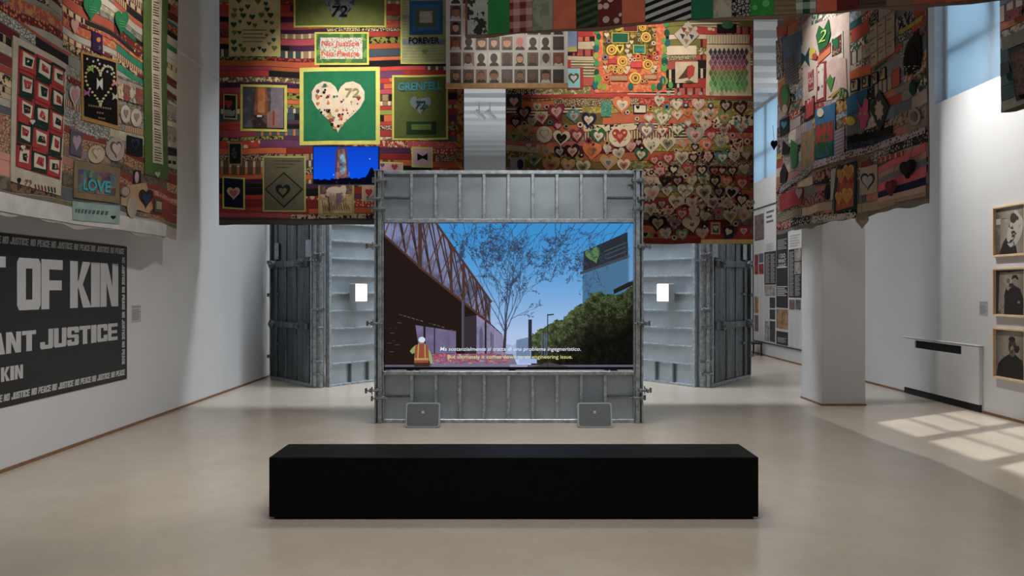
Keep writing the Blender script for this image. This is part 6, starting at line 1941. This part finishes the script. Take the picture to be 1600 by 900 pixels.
sheet(86, 112, 130, 222, PH[0]); sheet(86, 295, 103, 385, PH[1]); sheet(106, 290, 128, 330, PH[2]); sheet(106, 338, 128, 384, PH[1])
o = sheet(132, 282, 186, 434, DARKP); lines(137, 292, 158, 428, 22, M['card_grey'], o); lines(162, 292, 182, 428, 22, M['card_grey'], o)
sheet(133, 438, 184, 488, PH[5])
o = sheet(188, 150, 242, 545, DARKP); lines(194, 226, 238, 268, 7, M['card_grey'], o); lines(192, 352, 238, 360, 1, W_, o); lines(192, 442, 240, 492, 6, W_, o)
for k, s_ in enumerate(('I DO', 'WHAT', 'I WANT')):
    yb_ = 300 + k * 24
    (a0, b0), (a1, b1) = dpos(*c5(202 - 5 * (k > 0), yb_ - 9)), dpos(*c5(230 + 3 * (k > 0), yb_ + 6))
    flat_text('lettering', s_, lambda a, b: (a, -.018, b), a0, a1, b1, b0 - b1, W_, o, .02)
o = sheet(245, 195, 306, 262, W_); lines(252, 205, 300, 258, 5, M['card_grey'], o)
o = sheet(246, 270, 306, 496, DARKP); lines(250, 282, 270, 490, 30, M['card_grey'], o); lines(276, 392, 300, 490, 14, M['card_grey'], o); sheet(274, 268, 304, 322, PH[5], 2, parent=o); sheet(274, 330, 304, 384, PH[5], 2, parent=o)
o = sheet(246, 500, 306, 556, W_); sheet(249, 504, 275, 552, PH[0], 2, parent=o); sheet(278, 504, 303, 552, PH[2], 2, parent=o)
sheet(188, 548, 242, 646, PH[3]); o = sheet(188, 650, 242, 722, DARKP); lines(194, 680, 236, 712, 5, M['card_grey'], o)
for k in range(3): sheet(157, (494, 550, 604)[k], 182, (545, 598, 705)[k], PH[4])
sheet(134, 604, 154, 700, PH[5]); sheet(86, 490, 103, 568, PH[3]); sheet(86, 576, 103, 654, PH[0])
o = sheet(246, 562, 306, 735, W_); lines(250, 572, 274, 730, 24, GREYP, o); lines(278, 572, 302, 730, 24, GREYP, o)
o = sheet(106, 395, 130, 690, W_); lines(109, 400, 128, 680, 36, GREYP, o); o = sheet(86, 228, 130, 284, W_); lines(90, 234, 126, 280, 8, GREYP, o)

# low black bench frame under the display
yb0 = 17.4
e = empty('low_stand', (5.62, yb0, 0), 0, 'small low black metal stand at the foot of the poster collage', 'stand')
m = MB()
m.box(-.2, .2, -.3, .3, .27, .30)
m.build('top_plate', M['black_plastic'], e)
for sx in (-.18, .18):
    for sy in (-.28, .28):
        MB().box(sx - .015, sx + .015, sy - .015, sy + .015, 0, .27).build('leg', M['black_plastic'], e)
# lit blue screen and shelf beyond the right formwork wing
e = empty('wall_screen', (XR, 19.2, 1.05), -math.pi / 2, 'narrow pale blue lit screen on the right wall beyond the steel wing', 'screen')
MB().box(-.35, .35, -.04, -.001, 0, .95).build('casing', M['black_plastic'], e)
MB().box(-.33, .33, -.046, -.04, .03, .92).build('display', emit('blue_display', rgb(150, 190, 230), .8 * 2 ** -EXP), e)
e = empty('wall_shelf', (XR, 19.0, .72), -math.pi / 2, 'dark narrow shelf on the right wall below the blue screen', 'shelf')
MB().box(-.5, .5, -.25, -.001, 0, .14).build('board', M['black_plastic'], e)

# track spotlights far down the ceiling
for i, px in enumerate((750, 767)):
    Yt = 17.4
    e = empty('track_spotlight', (wx(px, Yt), Yt, 5.62), 0, ('left' if i == 0 else 'right') + ' one of two small white ceiling spotlights seen in the gap between the quilts', 'spotlight', 'ceiling spotlights in the gap')
    MB().tube((.1, 0, -.05), (-.1, -.1, .12), .06, 12).build('lamp_head', M['white_metal'], e)
    MB().tube((-.02, -.03, .05), (-.02, -.03, .33), .015, 8).build('stem', M['white_metal'], e)
